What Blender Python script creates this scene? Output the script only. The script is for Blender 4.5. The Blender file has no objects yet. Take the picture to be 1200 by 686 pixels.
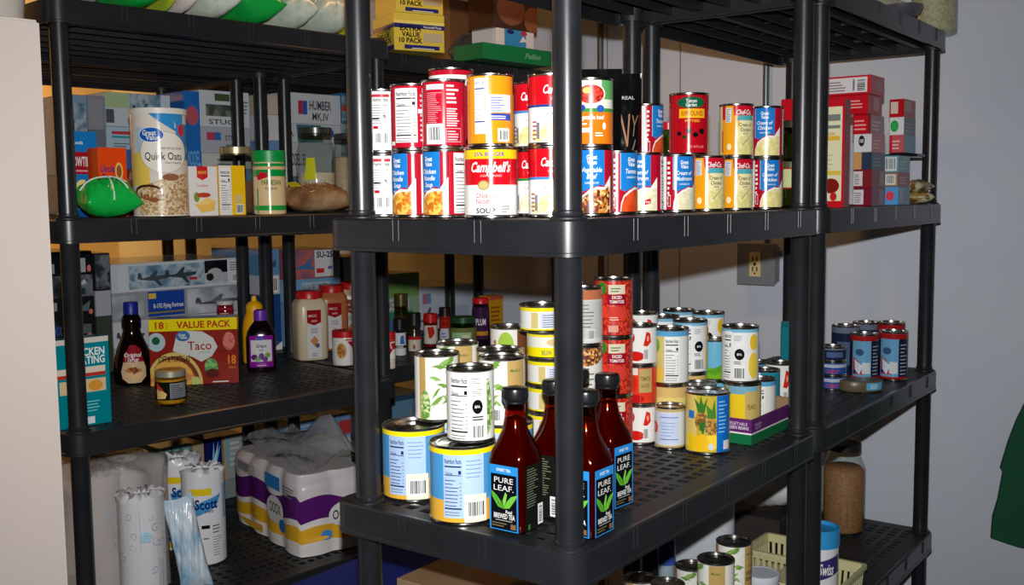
import bpy, bmesh, math, random
from mathutils import Vector, Matrix
R_ = random.Random(7)
PI = math.pi
D = bpy.data
SC = bpy.context.scene
COL = SC.collection
rad = math.radians

# ------------------------------------------------------------------ camera
CX, CY, CZ = 0.7791, -1.172, 0.0291
YAW, PIT, ROL, FPX = 2.212, -0.0918, -0.0104, 1212.75
fwd = Vector((math.cos(YAW)*math.cos(PIT), math.sin(YAW)*math.cos(PIT), math.sin(PIT)))
rt0 = Vector((math.sin(YAW), -math.cos(YAW), 0))
up0 = rt0.cross(fwd)
rgt = rt0*math.cos(ROL) + up0*math.sin(ROL)
upv = up0*math.cos(ROL) - rt0*math.sin(ROL)
CAM = Vector((CX, CY, CZ))
camd = D.cameras.new('camera'); cam = D.objects.new('camera', camd); COL.objects.link(cam)
m = Matrix((rgt, upv, -fwd)).transposed().to_4x4(); m.translation = CAM
cam.matrix_world = m
camd.sensor_width = 36; camd.lens = FPX/1200*36; camd.clip_start = .02
SC.camera = cam

def ray(px, py): return fwd + rgt*((px-600)/FPX) - upv*((py-343)/FPX)
def dep(px, py, z):                       # depth at which the pixel's ray meets a level
    return (z-CZ)/ray(px, py).z
def ground(px, d, py=235):                # plan position under a pixel column at a depth
    p = CAM + ray(px, py)*d
    for _ in range(3): pass
    return p.x, p.y
def project(p):
    v = Vector(p)-CAM; z = v.dot(fwd)
    return 600+FPX*v.dot(rgt)/z, 343-FPX*v.dot(upv)/z, z
def spot(px, d, z):                       # plan position of a point at level z, depth d, column px
    py = 235
    for _ in range(6):
        p = CAM + ray(px, py)*d
        py += (p.z - z)*FPX/d
    return p.x, p.y
def height(px, py, d):                    # level seen at a pixel at a depth
    return (CAM + ray(px, py)*d).z

# ------------------------------------------------------------------ materials
def lin(c):
    r = []
    for v in c[:3]:
        v = v/255.0
        r.append(v/12.92 if v <= .04045 else ((v+.055)/1.055)**2.4)
    return (*r, 1)
MC = {}
def mat(c, rough=.5, metal=0, spec=.5, trans=0, alpha=1, ior=1.45, coat=0, emit=None):
    k = (c, rough, metal, spec, trans, alpha, ior, coat)
    if k in MC: return MC[k]
    ma = D.materials.new('mat'); ma.use_nodes = True
    b = ma.node_tree.nodes['Principled BSDF']
    b.inputs['Base Color'].default_value = lin(c)
    b.inputs['Roughness'].default_value = rough
    b.inputs['Metallic'].default_value = metal
    b.inputs['Specular IOR Level'].default_value = spec
    b.inputs['Transmission Weight'].default_value = trans
    b.inputs['IOR'].default_value = ior
    b.inputs['Alpha'].default_value = alpha
    b.inputs['Coat Weight'].default_value = coat
    MC[k] = ma
    return ma
def mottle(cols, scale, rough=.4, bump=0, kind='VORONOI', coords='Object', stretch=(1, 1, 1), trans=0):
    k = ('m', tuple(cols), scale, rough, bump, kind, stretch, trans)
    if k in MC: return MC[k]
    ma = D.materials.new('mottled'); ma.use_nodes = True
    nt = ma.node_tree; b = nt.nodes['Principled BSDF']
    tc = nt.nodes.new('ShaderNodeTexCoord'); mp = nt.nodes.new('ShaderNodeMapping')
    mp.inputs['Scale'].default_value = stretch
    nt.links.new(tc.outputs[coords], mp.inputs[0])
    if kind == 'VORONOI':
        t = nt.nodes.new('ShaderNodeTexVoronoi'); t.inputs['Scale'].default_value = scale
        sep = nt.nodes.new('ShaderNodeSeparateColor')
        nt.links.new(t.outputs['Color'], sep.inputs[0]); out = sep.outputs[0]
    else:
        t = nt.nodes.new('ShaderNodeTexNoise'); t.inputs['Scale'].default_value = scale
        t.inputs['Detail'].default_value = 4; out = t.outputs[0]
    nt.links.new(mp.outputs[0], t.inputs['Vector'])
    cr = nt.nodes.new('ShaderNodeValToRGB')
    lo, hi = (0, 1) if kind == 'VORONOI' else (.3, .7)
    n = len(cols)
    while len(cr.color_ramp.elements) < n: cr.color_ramp.elements.new(.5)
    for i, c in enumerate(cols):
        cr.color_ramp.elements[i].position = lo+(hi-lo)*i/(n-1) if n > 1 else 0
        cr.color_ramp.elements[i].color = lin(c)
    if kind == 'VORONOI': cr.color_ramp.interpolation = 'CONSTANT' if n > 2 else 'LINEAR'
    nt.links.new(out, cr.inputs[0]); nt.links.new(cr.outputs[0], b.inputs['Base Color'])
    b.inputs['Roughness'].default_value = rough
    b.inputs['Transmission Weight'].default_value = trans
    if bump:
        bp = nt.nodes.new('ShaderNodeBump'); bp.inputs['Strength'].default_value = bump
        bp.inputs['Distance'].default_value = .004
        nt.links.new(out, bp.inputs['Height']); nt.links.new(bp.outputs[0], b.inputs['Normal'])
    MC[k] = ma
    return ma
def clear(c, ior=1.45, rough=.03, haze=0.0, hc=(230, 230, 234)):
    k = ('clear', c, ior, rough, haze, hc)
    if k in MC: return MC[k]
    ma = D.materials.new('clear'); ma.use_nodes = True; nt = ma.node_tree; nt.nodes.clear()
    out = nt.nodes.new('ShaderNodeOutputMaterial'); tr = nt.nodes.new('ShaderNodeBsdfTransparent'); tr.inputs[0].default_value = lin(c)
    gl = nt.nodes.new('ShaderNodeBsdfGlossy'); gl.inputs['Roughness'].default_value = rough
    lw = nt.nodes.new('ShaderNodeLayerWeight'); lw.inputs[0].default_value = .5
    pw = nt.nodes.new('ShaderNodeMath'); pw.operation = 'POWER'; pw.inputs[1].default_value = 4; nt.links.new(lw.outputs['Facing'], pw.inputs[0])
    fr = nt.nodes.new('ShaderNodeMath'); fr.operation = 'MULTIPLY_ADD'; fr.inputs[1].default_value = .5; fr.inputs[2].default_value = .045; nt.links.new(pw.outputs[0], fr.inputs[0])
    df = nt.nodes.new('ShaderNodeBsdfDiffuse'); df.inputs[0].default_value = lin(hc)
    m1 = nt.nodes.new('ShaderNodeMixShader'); m1.inputs[0].default_value = haze
    nt.links.new(tr.outputs[0], m1.inputs[1]); nt.links.new(df.outputs[0], m1.inputs[2])
    m2 = nt.nodes.new('ShaderNodeMixShader'); nt.links.new(fr.outputs[0], m2.inputs[0]); nt.links.new(m1.outputs[0], m2.inputs[1]); nt.links.new(gl.outputs[0], m2.inputs[2])
    nt.links.new(m2.outputs[0], out.inputs[0]); MC[k] = ma
    return ma
GL = .17                                   # gloss of printed labels
def ink(c):
    if isinstance(c, bpy.types.Material): return c
    return mat(c, GL, 0, .36)
TIN = mat((196, 194, 190), .22, 1)
TIND = mat((120, 118, 114), .25, 1)
BLK = (16, 16, 18); WHT = (236, 236, 232); RED = (190, 18, 30); BLUE = (30, 110, 190); GRY = (120, 120, 122)
NAVY = (24, 40, 96); YEL = (236, 196, 30); GRN = (34, 130, 60); CREAM = (222, 208, 160)
PLAST = None
def plastic():
    ma = D.materials.new('black_resin'); ma.use_nodes = True
    nt = ma.node_tree; b = nt.nodes['Principled BSDF']
    tc = nt.nodes.new('ShaderNodeTexCoord'); n = nt.nodes.new('ShaderNodeTexNoise')
    n.inputs['Scale'].default_value = 14; n.inputs['Detail'].default_value = 6
    nt.links.new(tc.outputs['Object'], n.inputs['Vector'])
    cr = nt.nodes.new('ShaderNodeValToRGB')
    cr.color_ramp.elements[0].position = .35; cr.color_ramp.elements[0].color = lin((29, 30, 33))
    cr.color_ramp.elements[1].position = .75; cr.color_ramp.elements[1].color = lin((38, 39, 43))
    nt.links.new(n.outputs[0], cr.inputs[0]); nt.links.new(cr.outputs[0], b.inputs['Base Color'])
    n2 = nt.nodes.new('ShaderNodeTexNoise'); n2.inputs['Scale'].default_value = 900
    nt.links.new(tc.outputs['Object'], n2.inputs['Vector'])
    bp = nt.nodes.new('ShaderNodeBump'); bp.inputs['Strength'].default_value = .08; bp.inputs['Distance'].default_value = .001
    nt.links.new(n2.outputs[0], bp.inputs['Height']); nt.links.new(bp.outputs[0], b.inputs['Normal'])
    b.inputs['Roughness'].default_value = .32; b.inputs['Specular IOR Level'].default_value = .55
    return ma
PLAST = plastic()
DECKM = mottle([(24, 25, 27), (32, 33, 36)], 14, .5, .05, 'NOISE')
def wallmat(c1, c2, rough=.7, scale=3):
    return mottle([c1, c2], scale, rough, .05, 'NOISE')

# ------------------------------------------------------------------ objects
def props(o, label=None, cat=None, group=None, kind=None):
    if label: o['label'] = label
    if cat: o['category'] = cat
    if group: o['group'] = group
    if kind: o['kind'] = kind
    return o
def link_mesh(name, me, parent=None):
    o = D.objects.new(name, me); COL.objects.link(o)
    if parent: o.parent = parent
    return o
def finish(bm, name, mats, smooth=35):
    me = D.meshes.new(name); bm.normal_update(); bm.to_mesh(me); bm.free()
    for q in mats: me.materials.append(q)
    if smooth:
        me.polygons.foreach_set('use_smooth', [True]*len(me.polygons))
        me.set_sharp_from_angle(angle=rad(smooth))
    return me
def empty(name, loc, rz=0):
    o = D.objects.new(name, None); COL.objects.link(o); o.location = loc; o.rotation_euler = (0, 0, rz)
    o.empty_display_size = .02
    return o
def box(bm, x0, y0, z0, x1, y1, z1, mi=0, mtx=None):
    vs = [bm.verts.new((x, y, z)) for z in (z0, z1) for y in (y0, y1) for x in (x0, x1)]
    if mtx is not None:
        for v in vs: v.co = mtx @ v.co
    for f in ((0, 2, 3, 1), (4, 5, 7, 6), (0, 1, 5, 4), (1, 3, 7, 5), (3, 2, 6, 7), (2, 0, 4, 6)):
        fa = bm.faces.new([vs[i] for i in f]); fa.material_index = mi
    return vs
def lathe(bm, prof, seg=40, mi=0, c=(0, 0), power=None):
    """revolve (r,z) pairs; mi may be a list per ring; power>2 squares the plan"""
    rings = []
    for r, z in prof:
        if r <= 1e-6: rings.append([bm.verts.new((c[0], c[1], z))]); continue
        ring = []
        for i in range(seg):
            a = 2*PI*i/seg + (PI/seg)
            k = 1
            pw = power(z) if callable(power) else power
            if pw and pw > 2: k = 1/((abs(math.cos(a))**pw+abs(math.sin(a))**pw)**(1/pw))
            ring.append(bm.verts.new((c[0]+r*k*math.cos(a), c[1]+r*k*math.sin(a), z)))
        rings.append(ring)
    for j in range(len(rings)-1):
        a, b = rings[j], rings[j+1]
        m_ = mi[j] if isinstance(mi, (list, tuple)) else mi
        if len(a) == 1 and len(b) == 1: continue
        for i in range(seg):
            k = (i+1) % seg
            if len(a) == 1: f = bm.faces.new((a[0], b[k], b[i]))
            elif len(b) == 1: f = bm.faces.new((a[i], a[k], b[0]))
            else: f = bm.faces.new((a[i], a[k], b[k], b[i]))
            f.material_index = m_

# ------------------------------------------------------------------ printed artwork
TXC = {}
def glyphs(s, bold=0, shear=0):
    k = (s, bold, shear)
    if k in TXC: return TXC[k]
    cu = D.curves.new('t', 'FONT'); cu.body = s; cu.size = 1; cu.resolution_u = 2
    cu.offset = bold; cu.shear = shear; cu.fill_mode = 'FRONT'
    o = D.objects.new('t', cu); COL.objects.link(o)
    dg = bpy.context.evaluated_depsgraph_get()
    me = D.meshes.new_from_object(o.evaluated_get(dg))
    vs = [(v.co.x, v.co.y) for v in me.vertices]; fs = [tuple(p.vertices) for p in me.polygons]
    D.objects.remove(o); D.curves.remove(cu); D.meshes.remove(me)
    if vs:
        x0 = min(v[0] for v in vs); x1 = max(v[0] for v in vs)
    else: x0, x1 = 0, 1
    TXC[k] = (vs, fs, x0, x1)
    return TXC[k]
def R(u0, v0, u1, v1, c): return ('p', [(u0, v0), (u1, v0), (u1, v1), (u0, v1)], c)
def P(pts, c): return ('p', pts, c)
def E(u, v, ru, rv, c, n=22): return ('p', [(u+ru*math.cos(2*PI*i/n), v+rv*math.sin(2*PI*i/n)) for i in range(n)], c)
def T(s, u, v, h, c, w=None, b=.015, sh=0, al='c', rot=0): return ('t', s, u, v, h, c, w, b, sh, al, rot)
def LN(u0, v0, u1, v1, n, c, seed=1, fill=.42):
    q = random.Random(seed); o = []
    dv = (v1-v0)/n
    for i in range(n):
        o.append(R(u0, v0+dv*i, u0+(u1-u0)*q.uniform(.55, 1), v0+dv*i+dv*fill, c))
    return o
def BAR(u0, v0, u1, v1, c=BLK, seed=3, vert=False):
    q = random.Random(seed); o = [R(u0, v0, u1, v1, WHT)]
    t = .06
    while t < .9:
        w = q.choice((.025, .05, .08))
        if vert: o.append(R(u0+(u1-u0)*.08, v0+(v1-v0)*t, u1-(u1-u0)*.08, v0+(v1-v0)*(t+w), c))
        else: o.append(R(u0+(u1-u0)*t, v0+(v1-v0)*.12, u0+(u1-u0)*(t+w), v1-(v1-v0)*.08, c))
        t += w+q.choice((.03, .05))
    return o
def NUT(u0, v0, u1, v1, ink_=BLK, bg=WHT):
    h = v1-v0; w = u1-u0
    o = [R(u0, v0, u1, v1, bg), T('Nutrition Facts', (u0+u1)/2, v1-h*.1, h*.075, ink_, w=w*.86, b=.02)]
    o += [R(u0+w*.07, v1-h*.2, u1-w*.07, v1-h*.175, ink_)]
    o += [T('Calories', u0+w*.3, v1-h*.3, h*.06, ink_, w=w*.4), R(u1-w*.22, v1-h*.31, u1-w*.08, v1-h*.25, ink_)]
    o += [R(u0+w*.07, v1-h*.335, u1-w*.07, v1-h*.322, ink_)]
    o += LN(u0+w*.08, v0+h*.17, u0+w*.8, v1-h*.36, 8, (90, 92, 96) if ink_ == BLK else ink_, 5, .22)
    o += [R(u1-w*.16, v0+h*(.18+.06*i), u1-w*.08, v0+h*(.195+.06*i), GRY) for i in range(7)]
    o += [R(u0+w*.07, v0+h*.12, u1-w*.07, v0+h*.145, ink_)]
    o += LN(u0+w*.08, v0+h*.02, u1-w*.1, v0+h*.11, 2, GRY, 6, .3)
    return o
def art(ops, W, H, fmap, bm, slots, step=None, base=1, dl=.00012):
    """lay flat artwork, in fractions of a W x H sheet, onto a surface"""
    tb = bmesh.new(); k = 0
    def slot(c):
        q = ink(c)
        if q not in slots: slots.append(q)
        return slots.index(q)
    for op in ops:
        k += 1; off = base*dl + k*dl*.35
        if op[0] == 'p':
            si = slot(op[2])
            vs = [tb.verts.new((min(1, max(0, p[0]))*W, min(1, max(0, p[1]))*H, off)) for p in op[1]]
            try: f = tb.faces.new(vs); f.material_index = si
            except ValueError: pass
        else:
            _, s, u, v, h, c, w, b, sh, al, rot = op
            si = slot(c); gv, gf, x0, x1 = glyphs(s, b, sh)
            if not gv: continue
            sy = h*H/.70; sx = sy
            if w: sx = w*(H if rot else W)/(x1-x0)
            ox = {'c': -(x0+x1)/2, 'l': -x0, 'r': -x1}[al]
            vl = []
            for (gx, gy) in gv:
                X = (gx+ox)*sx; Y = (gy-.35)*sy
                if rot: X, Y = -Y*rot, X*rot
                vl.append(tb.verts.new((u*W+X, min(H, max(0, v*H+Y)), off)))
            for f in gf:
                try: fa = tb.faces.new([vl[i] for i in f]); fa.material_index = si
                except ValueError: pass
    if step:
        xs = [v.co.x for v in tb.verts]
        if xs:
            a, b_ = min(xs), max(xs); i = math.floor(a/step)+1
            while i*step < b_:
                g = tb.verts[:]+tb.edges[:]+tb.faces[:]
                bmesh.ops.bisect_plane(tb, geom=g, plane_co=(i*step, 0, 0), plane_no=(1, 0, 0), dist=1e-7)
                i += 1
    vm = {}
    for v in tb.verts: vm[v] = bm.verts.new(fmap(v.co.x, v.co.y, v.co.z))
    for f in tb.faces:
        try: nf = bm.faces.new([vm[v] for v in f.verts]); nf.material_index = f.material_index
        except ValueError: pass
    tb.free()
def cylmap(r, z0, W):
    def g(x, y, o):
        a = 2*PI*(x/W-.5); q = r+o
        return (q*math.sin(a), -q*math.cos(a), z0+y)
    return g

# ------------------------------------------------------------------ placing
ANG = lambda x, y: math.atan2(CY-y, CX-x)+PI/2        # turns a front (-y) to face the aisle
SPOTS = []
def free(px, d, r, z0, z1, maxpush=.3):
    dd = d
    while dd < d+maxpush:
        x, y = spot(px, dd, z0)
        if all(not (a[3] < z1-.002 and a[4] > z0+.002) or (a[0]-x)**2+(a[1]-y)**2 > (a[2]+r+.0006)**2 for a in SPOTS):
            break
        dd += .002
    SPOTS.append((x, y, r, z0, z1))
    return x, y
def hold(x, y, r, z0, z1): SPOTS.append((x, y, r, z0, z1))

BODY = {}
def can_body(r, h, tint='tin'):
    k = (round(r, 4), round(h, 4))
    if k not in BODY:
        bm = bmesh.new()
        lathe(bm, [(0, .003), (r-.004, .003), (r-.003, 0), (r-.0006, .0002), (r, .0012), (r, .003), (r-.0014, .0044),
                   (r-.0014, h-.0044), (r, h-.003), (r+.0002, h-.0012), (r-.0006, h-.0001), (r-.0016, h-.0001), (r-.0026, h-.001),
                   (r-.003, h-.0045), (r*.82, h-.0045), (r*.8, h-.0036), (r*.72, h-.0036), (r*.7, h-.0045), (r*.4, h-.0045),
                   (r*.38, h-.004), (0, h-.004)], 44)
        BODY[k] = finish(bm, 'tin_can', [TIN], 30)
    return BODY[k]
LAB = {}
def can_label(key, r, h, ops, base_c):
    k = (key, round(r, 4), round(h, 4))
    if k not in LAB:
        bm = bmesh.new(); rr = r-.0008; W = 2*PI*rr; z0 = .0046; H = h-.0092
        lathe(bm, [(rr, z0), (rr, z0+H)], 48)
        slots = [ink(base_c)]
        art(ops, W, H, cylmap(rr, z0, W), bm, slots, step=W/48, base=2)
        LAB[k] = finish(bm, 'paper_label', slots, 35)
    return LAB[k]
def can(px, d, z0, r, h, key, ops, base_c, label, group, turn=0, cat='can', name='tin_can', at=None, u=None):
    if u is not None: turn = (.5-u)*360
    if at: x, y = at; hold(x, y, r, z0, z0+h)
    else: x, y = free(px, d, r, z0, z0+h)
    o = link_mesh(name, can_body(r, h)); o.location = (x, y, z0); o.rotation_euler = (0, 0, ANG(x, y)+rad(turn))
    props(o, label, cat, group)
    link_mesh('paper_label', can_label(key, r, h, ops, base_c), o)
    return o

def boxmesh(w, d, h, base_c, faces, name='carton', bev=.0012, topc=None):
    """w along local x, front faces local -y, base at z=0; faces: dict of front/right/left/top/back -> ops"""
    bm = bmesh.new(); box(bm, -w/2, -d/2, 0, w/2, d/2, h)
    bmesh.ops.bevel(bm, geom=bm.edges[:], offset=min(bev, h*.1), segments=1, affect='EDGES')
    slots = [ink(base_c)]
    M = {'front': (w, h, lambda x, y, o: (x-w/2, -d/2-o, y)), 'right': (d, h, lambda x, y, o: (w/2+o, -d/2+x, y)),
         'left': (d, h, lambda x, y, o: (-w/2-o, d/2-x, y)), 'top': (w, d, lambda x, y, o: (x-w/2, y-d/2, h+o)),
         'back': (w, h, lambda x, y, o: (w/2-x, d/2+o, y))}
    for f, ops in faces.items():
        W, H, fm = M[f]; art(ops, W, H, fm, bm, slots, base=1)
    return finish(bm, name, slots, 0)
CANG = 1.45088237
C0 = Vector((-1.28590413, 0.02708573)); CU = Vector((math.cos(CANG), math.sin(CANG))); CV = Vector((-CU.y, CU.x))
CZ0 = -0.0069; CHH = .4558
def cpt(s, t): v = C0+CU*s+CV*t; return v.x, v.y
def csolve(px, t, z):                     # where a pixel column meets the line t = const of the left row
    s = .4
    for _ in range(25):
        x, y = cpt(s, t); a = project((x, y, z))[0]
        x, y = cpt(s+.001, t); b = project((x, y, z))[0]
        s += max(-.3, min(.3, (px-a)/((b-a)/.001)))
    return s
def seg(px0, px1, ytop, z0, d0, phi):
    x0, y0 = spot(px0, d0, z0); ux, uy = math.cos(phi), math.sin(phi)
    s = .1
    for _ in range(25):
        a = project((x0+ux*s, y0+uy*s, z0))[0]; b = project((x0+ux*(s+.001), y0+uy*(s+.001), z0))[0]
        s += max(-.2, min(.2, (px1-a)/((b-a)/.001)))
    h = None if ytop is None else height(px0, ytop, d0)-z0
    return x0, y0, s, h
def carton(px0, px1, ytop, z0, d0, phi, depth, base_c, faces, label, cat='box', group=None, name='carton', h=None, w=None):
    x0, y0, s, hh = seg(px0, px1, ytop, z0, d0, phi)
    if h is None: h = hh
    if w is None: w = s
    me = boxmesh(w, depth, h, base_c, faces, name)
    o = link_mesh(name, me)
    ux, uy = math.cos(phi), math.sin(phi)
    o.location = (x0+ux*w/2-uy*depth/2, y0+uy*w/2+ux*depth/2, z0); o.rotation_euler = (0, 0, phi)
    props(o, label, cat, group)
    return o
def ccarton(px0, px1, ytop, z0, t, depth, *a, **k):   # a carton whose front lies on the line t of the left row
    s = csolve(px0, t, z0); x, y = cpt(s, t); d = project((x, y, z0))[2]
    return carton(px0, px1, ytop, z0, d, CANG, depth, *a, **k)
FLASH = 172; WARM1 = 160; WARM2 = 15
# ------------------------------------------------------------------ room
def plane_box(name, x0, y0, z0, x1, y1, z1, ma):
    bm = bmesh.new(); box(bm, x0, y0, z0, x1, y1, z1)
    o = link_mesh(name, finish(bm, name, [ma], 0)); o['kind'] = 'structure'; return o
FZ = -1.4315
plane_box('floor', -4.2, -3.6, FZ-.1, 3.2, 2.1, FZ, wallmat((96, 92, 88), (120, 116, 110), .6, 6))
plane_box('ceiling', -4.2, -3.6, 1.35, 3.2, 2.1, 1.45, wallmat((120, 116, 110), (128, 124, 118), .9))
plane_box('wall_back', -4.2, 2.0, FZ, 3.2, 2.1, 1.35, wallmat((206, 213, 224), (214, 221, 232), .6, 2))
plane_box('wall_left', -4.3, -3.6, FZ, -4.2, 2.1, 1.35, wallmat((206, 190, 160), (214, 198, 170), .7))
plane_box('wall_right', 3.2, -3.6, FZ, 3.3, 2.1, 1.35, wallmat((160, 160, 160), (170, 170, 170), .8))
plane_box('wall_front', -4.2, -3.7, FZ, 3.2, -3.6, 1.35, wallmat((130, 128, 124), (140, 138, 134), .8))
for n, px in enumerate((797, 712)):        # board joints of the wall panelling
    x, y = spot(px, 3.4, .2)
    P_ = CAM + ray(px, 150)*((2.0-CY)/ray(px, 150).y)
    plane_box('trim_%d' % (n+1), P_.x-.002, 1.9985, FZ, P_.x+.002, 2.0, 1.35, mat((140, 136, 132), .7))

# conduit and outlet on the back wall
def wallx(px, py): k = (1.97-CY)/ray(px, py).y; q = CAM+ray(px, py)*k; return q.x, q.z
ox, oz = wallx(889, 309)
oe = empty('electrical_outlet', (ox, 2.0, oz-.075))
props(oe, 'grey metal outlet box with cream receptacle on the wall behind the shelves', 'outlet')
bm = bmesh.new(); box(bm, -.062, -.05, .01, .062, 0, .138); bmesh.ops.bevel(bm, geom=bm.edges[:], offset=.008, segments=3, affect='EDGES')
link_mesh('outlet_box', finish(bm, 'outlet_box', [mat((150, 155, 160), .4, .1)], 35), oe)
bm = bmesh.new(); box(bm, -.064, -.055, .007, .064, -.049, .141); bmesh.ops.bevel(bm, geom=bm.edges[:], offset=.002, segments=1, affect='EDGES')
link_mesh('cover_plate', finish(bm, 'cover_plate', [mat((136, 140, 146), .35, .1)], 0), oe)
bm = bmesh.new(); box(bm, -.019, -.060, .035, .019, -.054, .113)
for zz in (.052, .084):
    box(bm, -.009, -.0612, zz, -.005, -.0599, zz+.014, 1); box(bm, .005, -.0612, zz, .009, -.0599, zz+.014, 1)
    box(bm, -.003, -.0612, zz-.009, .003, -.0599, zz-.004, 1)
box(bm, -.004, -.0625, .070, .004, -.0599, .078, 1)
link_mesh('receptacle', finish(bm, 'receptacle', [mat((226, 206, 150), .4), mat((60, 30, 20), .5)], 0), oe)
def tube(name, pts, r, ma, parent=None, seg=14):
    bm = bmesh.new(); rings = []
    for i, p in enumerate(pts):
        p = Vector(p); a = Vector(pts[max(0, i-1)]); b = Vector(pts[min(len(pts)-1, i+1)])
        t = (b-a).normalized(); n = t.cross(Vector((0, 0, 1)) if abs(t.z) < .9 else Vector((1, 0, 0))).normalized(); q = t.cross(n)
        rings.append([bm.verts.new(p+(n*math.cos(2*PI*k/seg)+q*math.sin(2*PI*k/seg))*r) for k in range(seg)])
    for a, b in zip(rings, rings[1:]):
        for k in range(seg): bm.faces.new((a[k], a[(k+1) % seg], b[(k+1) % seg], b[k]))
    bm.faces.new(rings[0][::-1]); bm.faces.new(rings[-1])
    bmesh.ops.recalc_face_normals(bm, faces=bm.faces[:])
    return link_mesh(name, finish(bm, name, [ma], 50), parent)
o = tube('conduit', [(ox+.012, 1.984, oz+.0772), (ox+.012, 1.984, 1.3495)], .0105, mat((130, 134, 138), .35, .7))
props(o, 'grey metal conduit running up the wall from the outlet box', 'conduit')
x7, z7 = wallx(701, 50)
o = tube('conduit', [(x7, 1.984, FZ+.001), (x7, 1.984, 1.3495)], .0115, mat((110, 108, 104), .45, .5))
props(o, 'dull conduit on the wall seen left of the paired inner posts', 'conduit')

# ------------------------------------------------------------------ shelving
def outline(x0, y0, x1, y1, r, n=6):
    pts = []
    for (cx, cy, a0) in ((x1-r, y0+r, -90), (x1-r, y1-r, 0), (x0+r, y1-r, 90), (x0+r, y0+r, 180)):
        for i in range(n+1):
            a = rad(a0+90*i/n); pts.append((cx+r*math.cos(a), cy+r*math.sin(a)))
    return pts
RH = .0515
def shelf_meshes(x0, x1, y0, y1, holes=(), marks_x=(), marks_y=()):
    """rim and lattice deck, top at z=0, hanging down RH; holes = post centres"""
    bm = bmesh.new()
    L = []
    for (ins, z) in ((.003, -.001), (.0, -.004), (.0, -RH+.006), (-.0012, -RH+.005), (-.0012, -RH), (.004, -RH), (.004, -.006), (.010, -.002), (.009, -.0008), (.003, -.001)):
        o_ = outline(x0+ins, y0+ins, x1-ins, y1-ins, max(.004, .031-ins)); L.append([bm.verts.new((a, b, z)) for a, b in o_])
    for a, b in zip(L, L[1:]):
        n = len(a)
        for k in range(n): bm.faces.new((a[k], b[k], b[(k+1) % n], a[(k+1) % n]))
    bmesh.ops.recalc_face_normals(bm, faces=bm.faces[:])
    def ridge(px, py, nx, ny, z0, z1_):
        tx, ty = -ny, nx; A = []
        for z in (z0, z1_):
            A.append([bm.verts.new((px+tx*math.cos(a)*.0010+nx*math.sin(a)*.0013, py+ty*math.cos(a)*.0010+ny*math.sin(a)*.0013, z)) for a in [PI*k/6 for k in range(7)]])
        for k in range(6): bm.faces.new((A[0][k], A[0][k+1], A[1][k+1], A[1][k]))
        bm.faces.new(A[0]); bm.faces.new(A[1][::-1])
    def mark(cx, cy, ax):       # paired raised tabs moulded in the rim
        for s in (-.0058, .0058):
            px, py, nx, ny = {'y0': (cx+s, y0, 0, -1), 'y1': (cx+s, y1, 0, 1), 'x1': (x1, cy+s, 1, 0), 'x0': (x0, cy+s, -1, 0)}[ax]
            ridge(px, py, nx, ny, -.0345, -.003)
        if ax == 'y0': box(bm, cx-.005, y0-.0009, -.0355, cx+.022, y0+.001, -.0345)
    for mx in marks_x: mark(mx, 0, 'y0'); mark(mx, 0, 'y1')
    for my in marks_y: mark(0, my, 'x1'); mark(0, my, 'x0')
    bmesh.ops.recalc_face_normals(bm, faces=bm.faces[:])
    rim = finish(bm, 'shelf_rim', [PLAST], 40)
    bm = bmesh.new()
    def grid(a, b, edge, pitch, hole):
        n = max(1, round((b-a-2*edge)/pitch)); p = (b-a-2*edge)/n; o_ = [a, a+edge]
        kinds = [1]
        for i in range(n):
            s = a+edge+p*i
            wide = (i % 7 == 6)
            o_.append(s+p*(.62 if not wide else .3)); kinds.append(0)
            o_.append(s+p); kinds.append(1)
        o_.append(b); kinds.append(1); return o_, kinds
    gx, kx = grid(x0+.008, x1-.008, .026, .031, .019); gy, ky = grid(y0+.008, y1-.008, .026, .027, .017)
    nx, ny = len(kx), len(ky)
    solid = [[kx[i] or ky[j] for j in range(ny)] for i in range(nx)]
    V = {}
    def vert(i, j, z):
        if (i, j, z) not in V: V[(i, j, z)] = bm.verts.new((gx[i], gy[j], z))
        return V[(i, j, z)]
    zt, zb = -.0009, -.0055
    for i in range(nx):
        for j in range(ny):
            if not solid[i][j]: continue
            bm.faces.new((vert(i, j, zt), vert(i+1, j, zt), vert(i+1, j+1, zt), vert(i, j+1, zt)))
            bm.faces.new((vert(i, j, zb), vert(i, j+1, zb), vert(i+1, j+1, zb), vert(i+1, j, zb)))
            for di, dj, a, b in ((-1, 0, (i, j), (i, j+1)), (1, 0, (i+1, j+1), (i+1, j)), (0, -1, (i+1, j), (i, j)), (0, 1, (i, j+1), (i+1, j+1))):
                ii, jj = i+di, j+dj
                if 0 <= ii < nx and 0 <= jj < ny and not solid[ii][jj]:
                    bm.faces.new((vert(*a, zt), vert(*a, zb), vert(*b, zb), vert(*b, zt)))
    W = x1-x0; Ln = y1-y0
    nlong = 7
    for i in range(1, nlong):
        x = x0+W*i/nlong; w = .0025 if i % 3 else .009
        box(bm, x-w, y0+.006, -.040, x+w, y1-.006, -.0054)
    for i in range(1, 6):
        y = y0+Ln*i/6; box(bm, x0+.006, y-.0025, -.026, x1-.006, y+.0025, -.0054)
    for (hx, hy) in holes:           # sockets that grip the posts
        lathe(bm, [(.0208, -RH+.001), (.026, -RH+.001), (.026, .001), (.0208, .004), (.0208, -RH+.001)], 24, c=(hx, hy))
    deck = finish(bm, 'shelf_deck', [DECKM], 30)
    return rim, deck
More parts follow.
